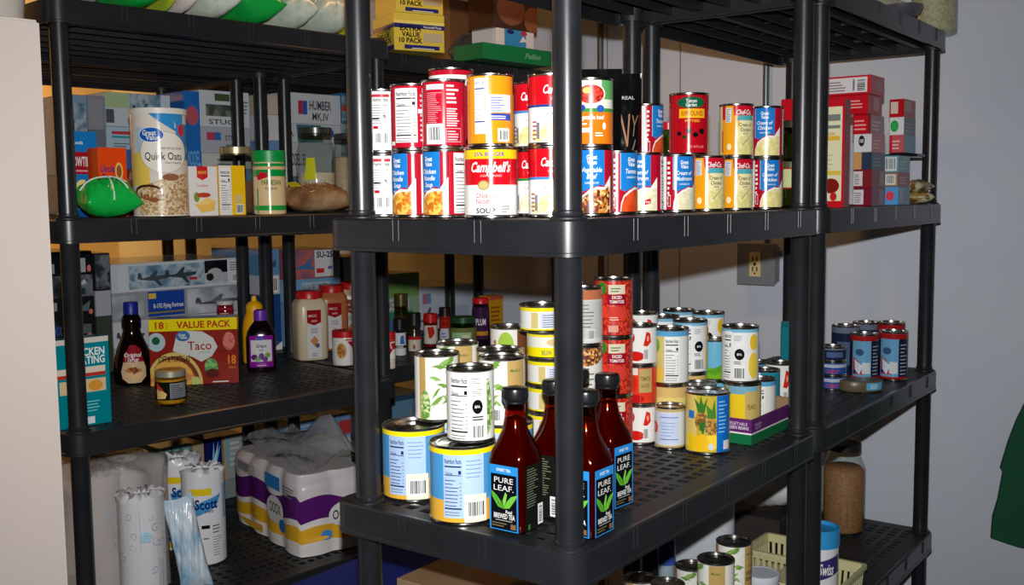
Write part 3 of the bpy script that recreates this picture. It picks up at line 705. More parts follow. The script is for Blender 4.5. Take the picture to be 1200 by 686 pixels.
# red can set back on a hidden can, small jar, wall of dark pouches
o = can(757, 2.0, 0, r0, h0, 'gvm', GVM, RED, 'soup can hidden behind the bottom row under the small red can', g, u=.6)
can(0, 0, h0, r0, h0, 'gvt', GVT, RED, 'red soup can with white side text behind the dark pouch', g, u=.35, at=o.location[:2])
o = can(783, 2.06, 0, r0, h0, 'candc', CANDC, W_, 'yellow soup can hidden behind the bottom row under the small jar', g, u=.5)
def jar(px, d, z0, r, h, lidc, fill, glass, label, cat='jar', group=None, neck=.8, labelops=None, lab=(.2, .6), lid_h=.014, name='glass_jar', at=None, fillh=.8, u=.5, pw=None, shoulder=.74, labc=None, lidr=None):
    if at: x, y = at; hold(x, y, r, z0, z0+h)
    else: x, y = free(px, d, r, z0, z0+h)
    root = empty(name, (x, y, z0), ANG(x, y)+rad((.5-u)*360)); props(root, label, cat, group)
    nr = r*neck; hb = h-lid_h
    bm = bmesh.new()
    lathe(bm, [(0, .0015), (r-.006, .0008), (r-.001, .003), (r, .008), (r, hb*shoulder), (r-.002, hb*(shoulder+.05)), (nr+.003, hb*(shoulder+.15)), (nr, hb*(shoulder+.19)), (nr, hb)], 36, power=pw)
    link_mesh('glass', finish(bm, 'glass', [glass], 50), root)
    if fill:
        bm = bmesh.new(); rf = r-.0025; hf = hb*fillh; prof = [(0, .004), (rf-.005, .004), (rf, .009)]
        if fillh <= shoulder: prof += [(rf, hf)]
        else: prof += [(rf, hb*(shoulder-.01)), (nr+.001, hb*min(fillh, shoulder+.13))]; hf = hb*min(fillh, shoulder+.13)
        prof += [(0, hf+.001)]
        lathe(bm, prof, 32, power=pw)
        link_mesh('contents', finish(bm, 'contents', [fill], 50), root)
    lr = lidr or nr+.0025
    bm = bmesh.new(); lathe(bm, [(nr+.0004, hb-.001), (lr, hb-.001), (lr, h-.0015), (lr-.0015, h), (lr*.86, h), (lr*.84, h-.0008), (0, h-.0008)], 36)
    link_mesh('lid', finish(bm, 'lid', [lidc], 40), root)
    if labelops:
        W = 2*PI*(r+.0005); a, b = lab; H = (b-a)*h
        bm = bmesh.new(); slots = [ink(labc or W_)]
        if pw is None: lathe(bm, [(r+.0004, a*h), (r+.0004, b*h)], 40)
        if pw:
            ops = [('p', p[1], p[2]) if p[0] == 'p' else p for p in labelops]
            wd_ = 1.62*r
            art([R(0, 0, 1, 1, labc or W_)]+labelops, wd_, H, lambda X, Y, o_: (X-wd_/2, -r-.0006-o_, a*h+Y), bm, slots)
        else: art(labelops, W, H, cylmap(r+.0004, a*h, W), bm, slots, step=W/40)
        link_mesh('label', finish(bm, 'label', slots, 40), root)
    return root
CLEAR = clear((244, 248, 245))
AMBER = mat((196, 84, 30), .05, 0, .5, .9, 1, 1.15)
GREENG = clear((150, 180, 110))
jar(781, 2.06, h0, .0145, .072, mat((190, 20, 40), .3), mat((90, 86, 50), .4), GREENG, 'small green glass bottle with red cap left of the red olive can', 'bottle', at=o.location[:2], name='small_bottle')

def pouch(px, d, z0, w, h, th, phi, ma, ops, label, name='foil_pouch', cat='pouch', group=None, sheen=.22, seed=1, front=None, lean=0):
    """standing gusseted pouch"""
    x, y = spot(px, d, z0)
    root = empty(name, (x, y, z0), phi); root.rotation_euler = (lean, 0, phi); props(root, label, cat, group)
    q = random.Random(seed); nu, nv = 14, 20; bm = bmesh.new(); G = {}
    for s in (-1, 1):
        for i in range(nu+1):
            for j in range(nv+1):
                u = i/nu*2-1; v = j/nv
                t = th/2*(1-abs(u)**3)*max(0, 1-v**3)*(.55+.45*math.cos(v*1.6))
                t += (q.uniform(-1, 1)*.0016 if 0 < i < nu and 0 < j < nv else 0)
                if i in (0, nu) or j == nv:
                    if s == 1: G[(s, i, j)] = G[(-1, i, j)]; continue
                    t = 0
                G[(s, i, j)] = bm.verts.new((u*w/2*(1-.05*math.sin(v*PI)), s*t, v*h))
        for i in range(nu):
            for j in range(nv):
                f = (G[(s, i, j)], G[(s, i+1, j)], G[(s, i+1, j+1)], G[(s, i, j+1)])
                try: bm.faces.new(f if s < 0 else f[::-1])
                except ValueError: pass
    me = finish(bm, 'pouch_body', [ma], 60)
    b = link_mesh('pouch_body', me, root)
    if ops:
        bm = bmesh.new(); sl = []
        W2, H2 = w*.8, h*.8
        art(ops, W2, H2, lambda X, Y, o_: (X-W2/2, -(th/2*(1-abs((X-W2/2)*2/w)**3)*max(0, 1-((Y+h*.08)/h)**3)*(.55+.45*math.cos((Y+h*.08)/h*1.6)))-.0022-o_, Y+h*.08), bm, sl, step=W2/16)
        link_mesh('print', finish(bm, 'print', sl, 0), root)
    return root
FOIL = mat((14, 14, 15), .16, .2, .7)
o = pouch(697, 1.80, 0, .096, .247, .045, rad(36), FOIL, None, 'wide black glossy pouch behind the orange vegetable beef can', seed=2)
o = pouch(734, 1.87, 0, .056, .247, .045, rad(38), FOIL, [T('REAL', .55, .93, .03, (190, 190, 186), w=.5), T('N', .36, .64, .30, (170, 124, 94), w=.50, b=.0, sh=.25), T('Y', .82, .68, .20, (140, 110, 84), w=.26, b=-.01, sh=.3), P([(.5, .34), (.8, .56), (.82, .54), (.54, .32)], (120, 110, 90)), R(.08, .0, .92, .05, (30, 90, 40))],
          'upright black coffee pouch with large tan letters behind the tomato soup can', seed=3)
# right end behind the rear post
g2 = 'jars behind the cream of chicken cans'
o = jar(930, 2.19, 0, .032, .098, mat((110, 112, 80), .4, .6), mat((90, 84, 40), .5), GREENG, 'olive green jar with pale label at the rear post, lower of two', 'jar', g2, labelops=[R(0, 0, 1, 1, (200, 206, 150)), R(0, 0, 1, .06, RED), R(0, .94, 1, 1, RED)], lab=(.42, .86), neck=.9)
jar(0, 0, .098, .032, .085, mat((70, 66, 50), .4, .6), mat((70, 60, 34), .5), GREENG, 'dark green jar stacked on the olive jar at the rear post', 'jar', g2, at=o.location[:2], neck=.9)
x, y = spot(931, 2.19, .183)
me = boxmesh(.05, .04, .045, (186, 20, 30), {'front': [R(.0, .25, .8, .8, (226, 216, 220)), *LN(.1, .3, .7, .75, 3, (190, 150, 160), 3)]}, 'small_carton')
o = link_mesh('small_carton', me); o.location = (x, y, .1832); o.rotation_euler = (0, 0, PI/2); props(o, 'small red carton with white panel on the dark jar by the rear post', 'box')

# ------------------------------------------------------------------ dessert boxes on the second unit
g = 'stacked dessert mix boxes'
BXW = .0245
def db(px0, px1, z0, h, d, base_c, fr, side, label, dep_=.10, w=None, phi=0):
    return carton(px0, px1, None, z0, d, phi, dep_, base_c, {'front': fr, 'right': side}, label, 'box', g, 'dessert_mix_box', h=h, w=w)
rd, drk = (196, 22, 34), (120, 40, 48)
tx = lambda c, s: [R(.08, .1, .9, .9, c)]+LN(.12, .15, .85, .85, 4, s, 5, .3)
# tall red carton (front panel cream)
carton(955, 988, None, 0, 2.265, 0, .035, (170, 20, 30), {'front': [R(0, 0, 1, 1, (196, 24, 34)), R(.06, .06, .92, .93, (226, 220, 180)), R(.2, .80, .85, .86, (120, 130, 120)), R(.2, .73, .85, .76, (120, 130, 120)), R(.1, .62, .85, .66, (226, 180, 60)), *LN(.2, .35, .7, .52, 4, (190, 184, 150), 3, .3),
       R(.3, .30, .9, .34, (220, 190, 70)), E(.55, .20, .3, .07, (130, 30, 24)), E(.3, .12, .16, .05, (240, 230, 200)), E(.65, .1, .12, .04, (190, 40, 40)), T('MIX', .5, .68, .03, (200, 150, 40), w=.4)], 'right': [R(0, 0, 1, 1, (140, 30, 40)), *LN(.2, .3, .8, .9, 12, (150, 60, 66), 4)]},
       'tall red carton with cream back panel at the front of the dessert boxes', h=.232)
cols1 = [  # from the shelf up: height, base, front, side, label
 (.0425, (120, 30, 50), [R(0, .1, .55, .9, (214, 206, 208)), *LN(.05, .2, .5, .8, 5, GRY, 3)], [R(0, 0, 1, 1, (110, 36, 60)), R(.55, .1, .9, .9, (120, 110, 140))], 'maroon box with white end at the bottom of the dessert box stack'),
 (.0425, (130, 36, 44), [R(0, .1, .5, .9, (216, 208, 204)), *LN(.05, .2, .45, .8, 5, GRY, 4)], [R(0, 0, 1, 1, (120, 40, 46)), R(.6, .1, .9, .9, (150, 130, 130))], 'maroon box with white end, second from the bottom of the dessert box stack'),
 (.0395, (60, 76, 96), [R(0, 0, .45, 1, (206, 150, 96)), R(.45, 0, 1, 1, (50, 60, 84))], [R(0, 0, 1, 1, (60, 80, 104)), *LN(.1, .2, .9, .8, 3, (120, 140, 150), 4)], 'slate blue box with tan end in the middle of the dessert box stack'),
 (.0425, (214, 212, 214), [E(.45, .62, .17, .30, (30, 34, 36)), T('100', .45, .62, .2, WHT, w=.2)], [R(0, 0, 1, 1, (196, 120, 124)), *LN(.1, .2, .9, .8, 3, (220, 170, 170), 4)], 'white box with round black seal on the dessert box stack'),
 (.044, rd, [*LN(.1, .2, .8, .85, 3, (240, 150, 150), 6), R(.85, 0, 1, 1, drk)], [R(0, 0, 1, 1, (170, 120, 124)), *LN(.1, .2, .9, .8, 3, (210, 180, 180), 4)], 'red box with grey end above the white box with black seal'),
 (.044, rd, [T('ess', .2, .6, .5, (20, 20, 60), w=.3, b=.03), *LN(.5, .3, .9, .8, 3, (240, 160, 160), 6)], [R(0, 0, 1, 1, (176, 40, 50)), R(.4, .2, .8, .9, (190, 120, 124))], 'red box with dark lettering, second from the top of the dessert box stack'),
]
z = 0
for i, (h, b, f, s, lb) in enumerate(cols1):
    db(1000+(0 if i < 4 else -1), 1021, z, h, 2.43, b, f, s, lb, w=.042 if i < 5 else .10) if i < 5 else db(968, 1017, z, h, 2.43, b, f, s, lb)
    z += h+.0003
db(966, 1020, z, .0425, 2.42, (200, 40, 48), [R(.0, .1, .93, .9, (222, 214, 216)), *LN(.05, .2, .5, .8, 4, (150, 120, 124), 6), R(.62, .2, .66, .8, GRY), *BAR(.7, .15, .9, .8, BLK, 5, True)], [R(0, 0, 1, 1, (190, 60, 66)), R(.4, .15, .85, .85, (170, 100, 104))], 'red and white box lying on top of the dessert box stack')
cols2 = [
 (.0455, (90, 160, 220), [E(.45, .5, .28, .26, (224, 70, 90))], [R(0, 0, 1, 1, (90, 140, 170)), R(.1, .1, .4, .9, (130, 170, 190)), R(.5, .1, .56, .9, (190, 110, 90))], 'light blue box with a red dot at the bottom of the rear stack'),
 (.035, (150, 110, 100), [R(.1, .1, .9, .9, (200, 190, 150)), *BAR(.15, .15, .8, .85, (90, 90, 90), 4)], [R(0, 0, 1, 1, (150, 60, 64)), *LN(.1, .2, .9, .8, 3, (190, 140, 140), 4)], 'maroon box with striped tan end, second from bottom of the rear stack'),
 (.042, (120, 170, 176), [*BAR(.1, .1, .9, .9, (70, 120, 124), 6)], [R(0, 0, 1, 1, (110, 160, 170)), *LN(.1, .2, .9, .8, 3, (150, 190, 196), 4)], 'teal box in the rear stack under the thin dark tray'),
 (.044, (206, 90, 96), [R(.0, .0, .2, 1, (210, 40, 50)), *LN(.2, .2, .9, .8, 3, (240, 200, 200), 4)], [R(0, 0, 1, 1, (84, 140, 166)), *LN(.1, .2, .9, .8, 3, (110, 160, 180), 4)], 'red ended box with steel blue side in the rear stack'),
 (.045, (226, 228, 226), [E(.35, .5, .28, .32, (40, 160, 70)), E(.35, .5, .2, .22, (60, 180, 90))], [R(0, 0, 1, 1, (100, 96, 104)), *LN(.1, .2, .9, .8, 3, (140, 136, 144), 4)], 'white box with green round emblem in the rear stack'),
 (.045, rd, [R(.1, .2, .6, .85, (226, 206, 190))], [R(0, 0, 1, 1, (170, 36, 44)), R(.05, .3, .6, .9, (170, 140, 90))], 'red box with white label topping the rear stack'),
]
z = 0
for i, (h, b, f, s, lb) in enumerate(cols2):
    db(1035 if i < 3 else 1042, 1049 if i < 3 else 1057, z, h, 2.63 if i >= 3 else 2.60, b, f, s, lb, w=.036); z += h+.0003
    if i == 2:
        x, y = spot(1070, 2.70, z); me = boxmesh(.09, .075, .008, (26, 26, 28), {}, 'thin_tray')
        o = link_mesh('thin_tray', me); o.location = (x-.03, y+.02, z); props(o, 'thin dark tray between boxes in the rear dessert stack', 'tray'); z += .0083
# golden packets right of the rear stack
def pillow(name, cx, cy, cz, L_, W2, th, rz, ma, label, cat='bag', group=None, seed=1, tilt=0, ops=None, nseg=22, amp=.004, parent=None, crimp=True, roll=0):
    q = random.Random(seed); bm = bmesh.new(); nu = nseg; nv = max(8, int(nseg*.6)); G = {}
    ph = [q.uniform(0, 6) for _ in range(6)]
    for s in (-1, 1):
        for i in range(nu+1):
            for j in range(nv+1):
                u = i/nu*2-1; v = j/nv*2-1
                k = (1-abs(u)**2.6)**.55*(1-abs(v)**2.2)**.6 if abs(u) < 1 and abs(v) < 1 else 0
                wr = math.sin(u*9+ph[0]+v*3)*math.sin(v*7+ph[1])+.6*math.sin(u*19+ph[2]-v*11)+.5*math.sin(u*5+v*23+ph[3])
                z_ = s*(th/2*k + amp*wr*k) if s > 0 else -(th/2*k*(.92)+amp*.3*wr*k)
                edge = i in (0, nu) or j in (0, nv)
                if edge:
                    if s == 1: G[(1, i, j)] = G[(-1, i, j)]; continue
                    z_ = amp*.8*math.sin(v*14+ph[4]) if i in (0, nu) else 0
                pin = 1-.10*(1-v*v)*abs(u)**3
                G[(s, i, j)] = bm.verts.new((u*L_/2*pin, v*W2/2*(1-.07*(1-u*u)), z_))
        for i in range(nu):
            for j in range(nv):
                f = (G[(s, i, j)], G[(s, i+1, j)], G[(s, i+1, j+1)], G[(s, i, j+1)])
                try: bm.faces.new(f if s > 0 else f[::-1])
                except ValueError: pass
    me = finish(bm, name, [ma] if not isinstance(ma, list) else ma, 70)
    o = link_mesh(name, me, parent); o.location = (cx, cy, cz); o.rotation_euler = (tilt, roll, rz)
    if label: props(o, label, cat, group)
    return o
NOODP = mottle([(110, 84, 40), (160, 130, 70), (200, 190, 160), (80, 60, 30)], 60, .35, .3)
for i, (px, zz, lb) in enumerate(((1076, .018, 'crinkled golden packet lowest beside the far post'), (1076, .046, 'crinkled golden packet resting on another beside the far post'))):
    x, y = spot(px, 2.76, zz); pillow('food_packet', x, y, zz+.001*i, .08, .06, .034, rad(20+60*i), NOODP, lb, 'packet', 'golden packets', 4+i, amp=.002)

# ------------------------------------------------------------------ front unit, lower shelf
z1 = -.457; zs = z1+.119
g = 'large cans at the left front corner'
f1 = can(486, 1.665, z1, .0515, .119, 'fruit', FRUIT, W_, 'wide yellow rimmed can with nutrition panel beside the left front post', g, u=.50)
f2 = can(543, 1.59, z1, .0515, .119, 'fruit2', FRUIT, W_, 'wide yellow rimmed can with blue side under the white nutrition can', g, u=.455)
hb = can(522, 1.80, z1, .0515, .119, 'fruit', FRUIT, W_, 'wide can behind the front pair, holding up green bean cans', g, u=.5)
hc = can(590, 1.73, z1, .0515, .119, 'fruit', FRUIT, W_, 'wide can behind the left tea bottle, holding up two green bean cans', g, u=.5)
g = 'green bean cans'
def on(px, d, z, r, h, key, ops, c, lb, g, u, **k):
    x, y = spot(px, d, z); return can(0, 0, z, r, h, key, ops, c, lb, g, u=u, at=(x, y), **k)
on(552, 1.585, zs, .0368, .112, 'gbnut', GBNUT, W_, 'white can with nutrition panel and black seal, on the wide front can', g, .49)
on(513, 1.735, zs, .038, .112, 'gb', GB, W_, 'green bean can with tan left edge behind the white nutrition can', g, .42)
on(537, 1.86, zs, .038, .112, 'gb', GB, W_, 'green bean can top rim peeking behind the two nearer bean cans', g, .62)
on(589, 1.69, zs, .038, .112, 'gb', GB, W_, 'green bean can above the left tea bottle, nearer of the two', g, .565)
on(585, 1.775, zs, .038, .112, 'gb', GB, W_, 'green bean can rim just behind the can above the left tea bottle', g, .5)
g = 'cans in the middle of the lower shelf'
o = can(598, 2.02, z1, .0372, .128, 'humm', HUMM, W_, 'hidden chili bean can under the brown and green labelled one', g, u=.5)
can(0, 0, z1+.128, .0368, .112, 'humm', HUMM, W_, 'brown and green labelled bean can behind the green bean cans', g, u=.5, at=o.location[:2])
st = 'stack of small yellow cans'
x, y = free(645, 1.90, .0415, z1, z1+.30)
for k in range(6):
    hh = .049; xx, yy = (x, y) if k < 5 else spot(637, 1.89, z1)
    names = ['lowest', 'second', 'third', 'fourth', 'fifth', 'topmost']
    can(0, 0, z1+k*(hh+.0003), .0415, hh, 'chkn2' if k == 4 else 'chkn', CHKN2 if k == 4 else CHKN, W_, 'flat yellow and white meat can, %s in the stack behind the tea bottles' % names[k], st, u=.42, at=(xx, yy))
g = 'can stack right of the corner post'
x, y = free(684, 1.93, .0368, z1, z1+.33)
for k, (ky, op, lb) in enumerate((('orgt', ORGT, 'can at the bottom of the stack just right of corner post'), ('orgt', ORGT, 'can with orange food picture just right of the corner post'), ('brnl', BRNL, 'can with terracotta band and barcode just right of corner post, top'))):
    can(0, 0, z1+k*.107, .0368, .1066, ky, op, W_, lb, g, u=.5, at=(x, y))
g = 'diced tomato cans'
x, y = free(719, 1.95, .0372, z1, z1+.34)
for k, lb in enumerate(('lowest', 'middle', 'topmost')):
    can(0, 0, z1+k*.1112, .0372, .111, 'diced', DICED, RED, 'red diced tomato can with basil leaf, %s of the stack of three' % lb, g, u=.5, at=(x, y))
g = 'tomato sauce cans'
x, y = free(750, 2.06, .0335, z1, z1+.24)
for k, (ky, op, lb) in enumerate((('tomw', TOMW, 'lowest'), ('tomt', TOMT, 'middle'), ('tomw', TOMW, 'topmost'))):
    can(0, 0, z1+k*.0785, .0335, .078, ky, op, W_, 'small tomato sauce can, %s of the stack right of diced tomatoes' % lb, g, u=.5, at=(x, y))
x, y = free(752, 2.17, .0335, z1, z1+.24)
for k in range(3):
    can(0, 0, z1+k*.0825, .0335, .082, 'tomw', TOMW, W_, 'small tomato can in the rear stack, %s of three' % ('lowest', 'middle', 'topmost')[k], g, u=.5, at=(x, y))
g = 'vegetable and fruit cans'
pn = can(829, 1.985, z1, .0425, .1165, 'pine', PINE, YEL, 'large pineapple can with blue side panel at the front edge', g, u=.5)
tb = can(785, 2.005, z1, .0298, .083, 'tinb', TINB, W_, 'small tin with pale blue text panel left of the pineapple can', g, u=.52)
def stack2(px, d, lo, up, g=g):
    x, y = free(px, d, .037, z1, z1+.224)
    can(0, 0, z1, .037, .112, *lo[:3], lo[3], g, u=lo[4], at=(x, y)); can(0, 0, z1+.1122, .037, .112, *up[:3], up[3], g, u=up[4], at=(x, y))
stack2(785, 2.09, ('peach', PEACH, W_, 'yellow fruit can under the corn can, behind the small tin', .5), ('corn', CORN, W_, 'corn can with nutrition panel, top left of the vegetable cans', .5))
stack2(808, 2.22, ('peach', PEACH, W_, 'fruit can hidden behind the pineapple, under a nutrition label can', .5), ('cornb', CORNB, W_, 'white nutrition label can half behind the corn can', .42))
stack2(829, 2.36, ('cornb', CORNB, W_, 'vegetable can hidden below the rearmost white can with seal', .5), ('cornb', CORNB, W_, 'rearmost white vegetable can with black seal and blue band', .5))
stack2(776, 2.30, ('peach', PEACH, W_, 'fruit can in the back left pair, hidden', .5), ('cornb', CORNB, W_, 'can whose rim shows behind the corn can, left', .5))
stack2(795, 2.42, ('peach', PEACH, W_, 'fruit can in the furthest pair, hidden', .5), ('cornb', CORNB, W_, 'furthest can rim showing behind the vegetable cans', .5))
can(818, 2.10, z1, .0372, .104, 'peach', PEACH, W_, 'cream labelled fruit can just behind the pineapple can', g, u=.5)
x, y = free(837, 2.24, .031, z1, z1+.178)
for k in range(2): can(0, 0, z1+k*.0892, .031, .089, 'blug', BLUG, W_, 'small sky blue and green can behind the pineapple, %s one' % ('lower', 'upper')[k], g, u=.5, at=(x, y))
# tray
def traybox(px, py, w, dd, h, phi):
    x, y = spot(px, dep(px, py, z1), z1)
    root = empty('cardboard_tray', (x, y, z1+.0002), phi); props(root, 'purple and green cardboard tray holding vegetable cans', 'tray')
    bm = bmesh.new(); t = .0022
    box(bm, -w, 0, 0, 0, dd, t)
    for b in ((-w, 0, 0, 0, t, h), (-w, dd-t, 0, 0, dd, h), (-t, 0, 0, 0, dd, h), (-w, 0, 0, -w+t, dd, h)): box(bm, *b[:3], *b[3:])
    sl = [mat((150, 120, 84), .7)]
    band = [R(0, .42, 1, 1, (100, 40, 110)), R(0, 0, 1, .42, (24, 110, 66)), P([(0, .40), (1, .40), (1, .46), (0, .46)], WHT)]
    art(band+[T('VEGETABLE', .72, .80, .12, (210, 190, 214), w=.4), T('GREEN BEANS', .72, .64, .12, (230, 220, 232), w=.45)], w, h, lambda X, Y, o_: (X-w, -o_, Y), bm, sl)
    art(band+[T('SNAPS', .12, .74, .11, (190, 160, 196), w=.12), T('CUTS', .12, .60, .11, (190, 160, 196), w=.10)], dd, h, lambda X, Y, o_: (o_, X, Y), bm, sl)
    link_mesh('tray_wall', finish(bm, 'tray_wall', sl, 0), root); return root
traybox(880.5, 522.5, .105, .26, .05, 0)
zt = z1+.0026
g = 'cans in the cardboard tray'
pr = on(870, 2.085, zt, .0365, .111, 'pear', PEAR, W_, 'yellow and tan pear can in the tray under a corn can', g, .5)
on(867, 2.085, zt+.1113, .037, .112, 'cornb', CORNB, W_, 'white corn can with round black seal on top of the pear can', g, .51)
can(890, 2.19, zt, .0333, .1, 'corn', CORN, W_, 'white nutrition label can in the tray beside the pear can', g, u=.53)
can(896, 2.30, zt, .0333, .1, 'teal', TEAL, W_, 'teal striped can in the tray near the rear post', g, u=.5)
can(914, 2.35, zt, .0333, .107, 'tomw', TOMW, W_, 'red and white tomato can in the tray near the rear post', g, u=.5)
can(888, 2.33, zt, .0333, .1, 'corn', CORN, W_, 'can at the back of the tray, only the rim showing', g, u=.5)

# tea bottles -------------------------------------------------
TEA = mat((66, 16, 8), .12, 0, .4)
BOT = clear((220, 130, 84))
TEAF = [R(0, 0, 1, 1, (40, 140, 214)), R(.05, .0, .95, .86, (40, 140, 214)), R(.05, .015, .95, .865, (14, 16, 22)), T('SWEET TEA', .5, .93, .045, WHT, w=.5, b=.02),
        T('PURE', .5, .775, .085, WHT, w=.66, b=.0), T('LEAF.', .5, .655, .085, WHT, w=.70, b=.0),
        P([(.5, .34), (.30, .36), (.10, .50), (.06, .60), (.24, .54), (.42, .44)], (90, 170, 50)), P([(.5, .34), (.70, .36), (.90, .50), (.99, .58), (.76, .54), (.60, .45)], (110, 190, 60)), P([(.5, .35), (.46, .46), (.56, .60), (.62, .56), (.57, .44)], (130, 200, 80)),
        P([(.5, .34), (.3, .42), (.08, .59), (.3, .45)], (60, 130, 40)), T('Real', .68, .30, .05, WHT, w=.22), T('BREWED TEA', .52, .225, .075, WHT, w=.74, b=.02), R(.2, .15, .8, .165, (150, 150, 150)), R(.08, .06, .5, .075, (120, 110, 70)), R(.08, .1, .6, .115, (120, 110, 70)), R(.74, .04, .92, .12, (130, 96, 60))]
TEAS = [R(.08, 0, .98, 1, (22, 24, 20))]+LN(.16, .36, .74, .97, 16, (110, 116, 92), 3, .35)+[R(.2, .02, .3, .1, (60, 120, 60)), R(.70, .04, .96, .36, (230, 232, 236)), *BAR(.73, .06, .93, .34, (90, 94, 100), 5, True)]
def sq(u, zc, half, pw=7.0):
    return half
def tea(px, d, label, rz, sides):
    x, y = free(px, d, .0305, z1, z1+.2)
    root = empty('tea_bottle', (x, y, z1), rz); props(root, label, 'bottle', 'bottled teas')
    hw = .0305
    def body(off, top, name, ma):
        bm = bmesh.new()
        prof = [(0, .002), (hw-.006, .001), (hw-.001, .004), (hw, .010), (hw, .100), (hw-.0004, .106), (.0285, .118), (.0240, .134), (.0190, .150), (.0158, .166), (.0145, .180), (.0140, .192), (.0138, .196)]
        prof = [(max(0, r-off), z+(off if i < 3 else 0)) for i, (r, z) in enumerate(prof) if z <= top]+([(0, top)] if off else [])
        lathe(bm, prof, 48, power=lambda z: 8.5 if z < .104 else max(2.0, 8.5-(z-.104)*190))
        link_mesh(name, finish(bm, name, [ma], 40), root)
    body(0, .2, 'bottle_body', BOT); body(.0012, .172, 'tea', TEA)
    bm = bmesh.new(); n = 40
    cr = [(.0148, .188), (.0162, .188), (.0168, .1895), (.0162, .191), (.0186, .1935), (.0192, .197), (.0192, .2065), (.0184, .2095), (.0165, .2105), (0, .2105)]
    lathe(bm, cr, n); 
    for k in range(30):
        a = 2*PI*k/30; m_ = Matrix.Rotation(a, 4, 'Z'); box(bm, .0190, -.0006, .1965, .0197, .0006, .2065, 0, m_)
    link_mesh('cap', finish(bm, 'cap', [mat((24, 26, 28), .3)], 40), root)
    for s, ops in zip(range(4), sides):
        if not ops: continue
        bm = bmesh.new(); sl = []; Wl, Hl = .050, .096; q = Matrix.Rotation(s*PI/2, 4, 'Z')
        art(ops, Wl, Hl, lambda X, Y, o_: q @ Vector((X-Wl/2, -hw-.0004-o_, .005+Y)), bm, sl)
        link_mesh('label', finish(bm, 'label', sl, 0), root)
    return root
tea(605, 1.525, 'tea bottle with dark front label, leftmost and fully in view', rad(2), (TEAF, TEAS, None, None))
tea(687, 1.50, 'tea bottle directly right of the corner post, label facing right', rad(0), (TEAF, TEAF, None, None))
tea(651, 1.585, 'tea bottle half hidden just left of the corner post', rad(3), (TEAS, TEAS, None, None))
tea(712, 1.635, 'tea bottle furthest to the right, cap reaching the tomato cans', rad(-4), (TEAF, TEAF, None, None))
tea(677, 1.62, 'tea bottle mostly behind the corner post, only cap edge showing', rad(0), (TEAS, TEAF, None, None))

# ------------------------------------------------------------------ second unit, lower shelf
g = 'blue striped cans on the second unit'
can(1012, 2.73, z1, .0368, .122, 'ener', ENER, W_, 'blue and dark striped can with red rim, left of the front pair', g, u=.47)
can(1046, 2.70, z1, .0368, .128, 'ener', ENER, W_, 'blue and dark striped can with red rim, right of the front pair', g, u=.49)
can(1043, 2.83, z1, .0368, .138, 'redtop', [R(0, 0, 1, 1, (170, 30, 34))], RED, 'red can whose top shows above the front right blue can', g, u=.5)
can(1014, 2.86, z1, .0368, .132, 'navc', NAVC, W_, 'dark can standing behind the left blue striped can', g, u=.5)
can(990, 2.76, z1, .0368, .135, 'navc', NAVC, W_, 'navy can behind the short flat cans near the rear post', g, u=.5)
g = 'flat fish cans by the rear post'
x, y = free(975, 2.60, .034, z1, z1+.1)
for k in range(3): can(0, 0, z1+k*.0362, .034, .036, 'sard' if k != 2 else 'navc', SARD if k != 2 else NAVC, W_, 'flat blue fish can, %s of the stack beside the paired posts' % ('lowest', 'middle', 'top')[k], g, u=.47, at=(x, y))
# oval flat tin in front
x, y = spot(1009, 2.565, z1)
root = empty('oval_tin', (x, y, z1), rad(40)); props(root, 'flat oval tin, brown and light blue, lying before the blue striped cans', 'tin'); hold(x, y, .05, z1, z1+.03)
bm = bmesh.new(); lathe(bm, [(0, .001), (.05, .001), (.054, .005), (.054, .025), (.051, .028), (0, .028)], 40)
for v in bm.verts: v.co.y *= .62
link_mesh('tin_body', finish(bm, 'tin_body', [mat((96, 84, 62), .35)], 40), root)
bm = bmesh.new(); sl = []
art([R(.0, 0, .5, 1, (90, 170, 210)), *LN(.1, .2, .4, .9, 3, (200, 226, 236), 3)], .1, .018, lambda X, Y, o_: (.0545*math.sin((X-.0)/.054), -.62*.0545*math.cos((X-.0)/.054)-o_, .006+Y), bm, sl, step=.006)
link_mesh('label', finish(bm, 'label', sl, 30), root)
# teal carton beside the wall post
x, y = spot(921, 2.70, z1)
carton(914, 927, 376, z1, 2.72, 0, .06, (20, 110, 124), {'front': [R(.1, .1, .9, .9, (24, 130, 140))]}, 'teal carton standing behind the paired posts on the second unit')

# ------------------------------------------------------------------ lowest shelf of the front units
z2 = -.914
g = 'green bean cans on the lowest shelf'
GB3 = [*GB]
for px, d, uu, lb in ((838, 2.08, .66, 'front'), (859, 2.185, .5, 'rear')):
    x, y = free(px, d, .0372, z2, z2+.24)
    for k in range(2): can(0, 0, z2+k*.1122, .0372, .112, 'gb', GB3, W_, '%s green bean can of the %s pair on the lowest shelf' % (('lower', 'upper')[k], lb), g, u=uu, at=(x, y))
can(782, 2.20, z2, .0368, .128, 'gb', GB, W_, 'can with leafy tan label at the bottom edge left of green beans', g, u=.5)
can(750, 2.26, z2, .0368, .119, 'gb', GB, W_, 'can furthest left on the lowest shelf, beneath the pineapple can', g, u=.4)
can(810, 2.33, z2, .0368, .119, 'gb', GB, W_, 'can with dark top between the two groups of green beans', g, u=.5)
jar(781, 2.50, z2, .022, .205, mat((150, 74, 36), .5), mat((190, 200, 216), .5), CLEAR, 'small bottle with rusty cap and blue label on the lowest shelf', 'bottle', name='small_bottle', labelops=[R(0, 0, 1, 1, (60, 90, 170))], lab=(.3, .8), neck=.9, lid_h=.05, shoulder=.66)
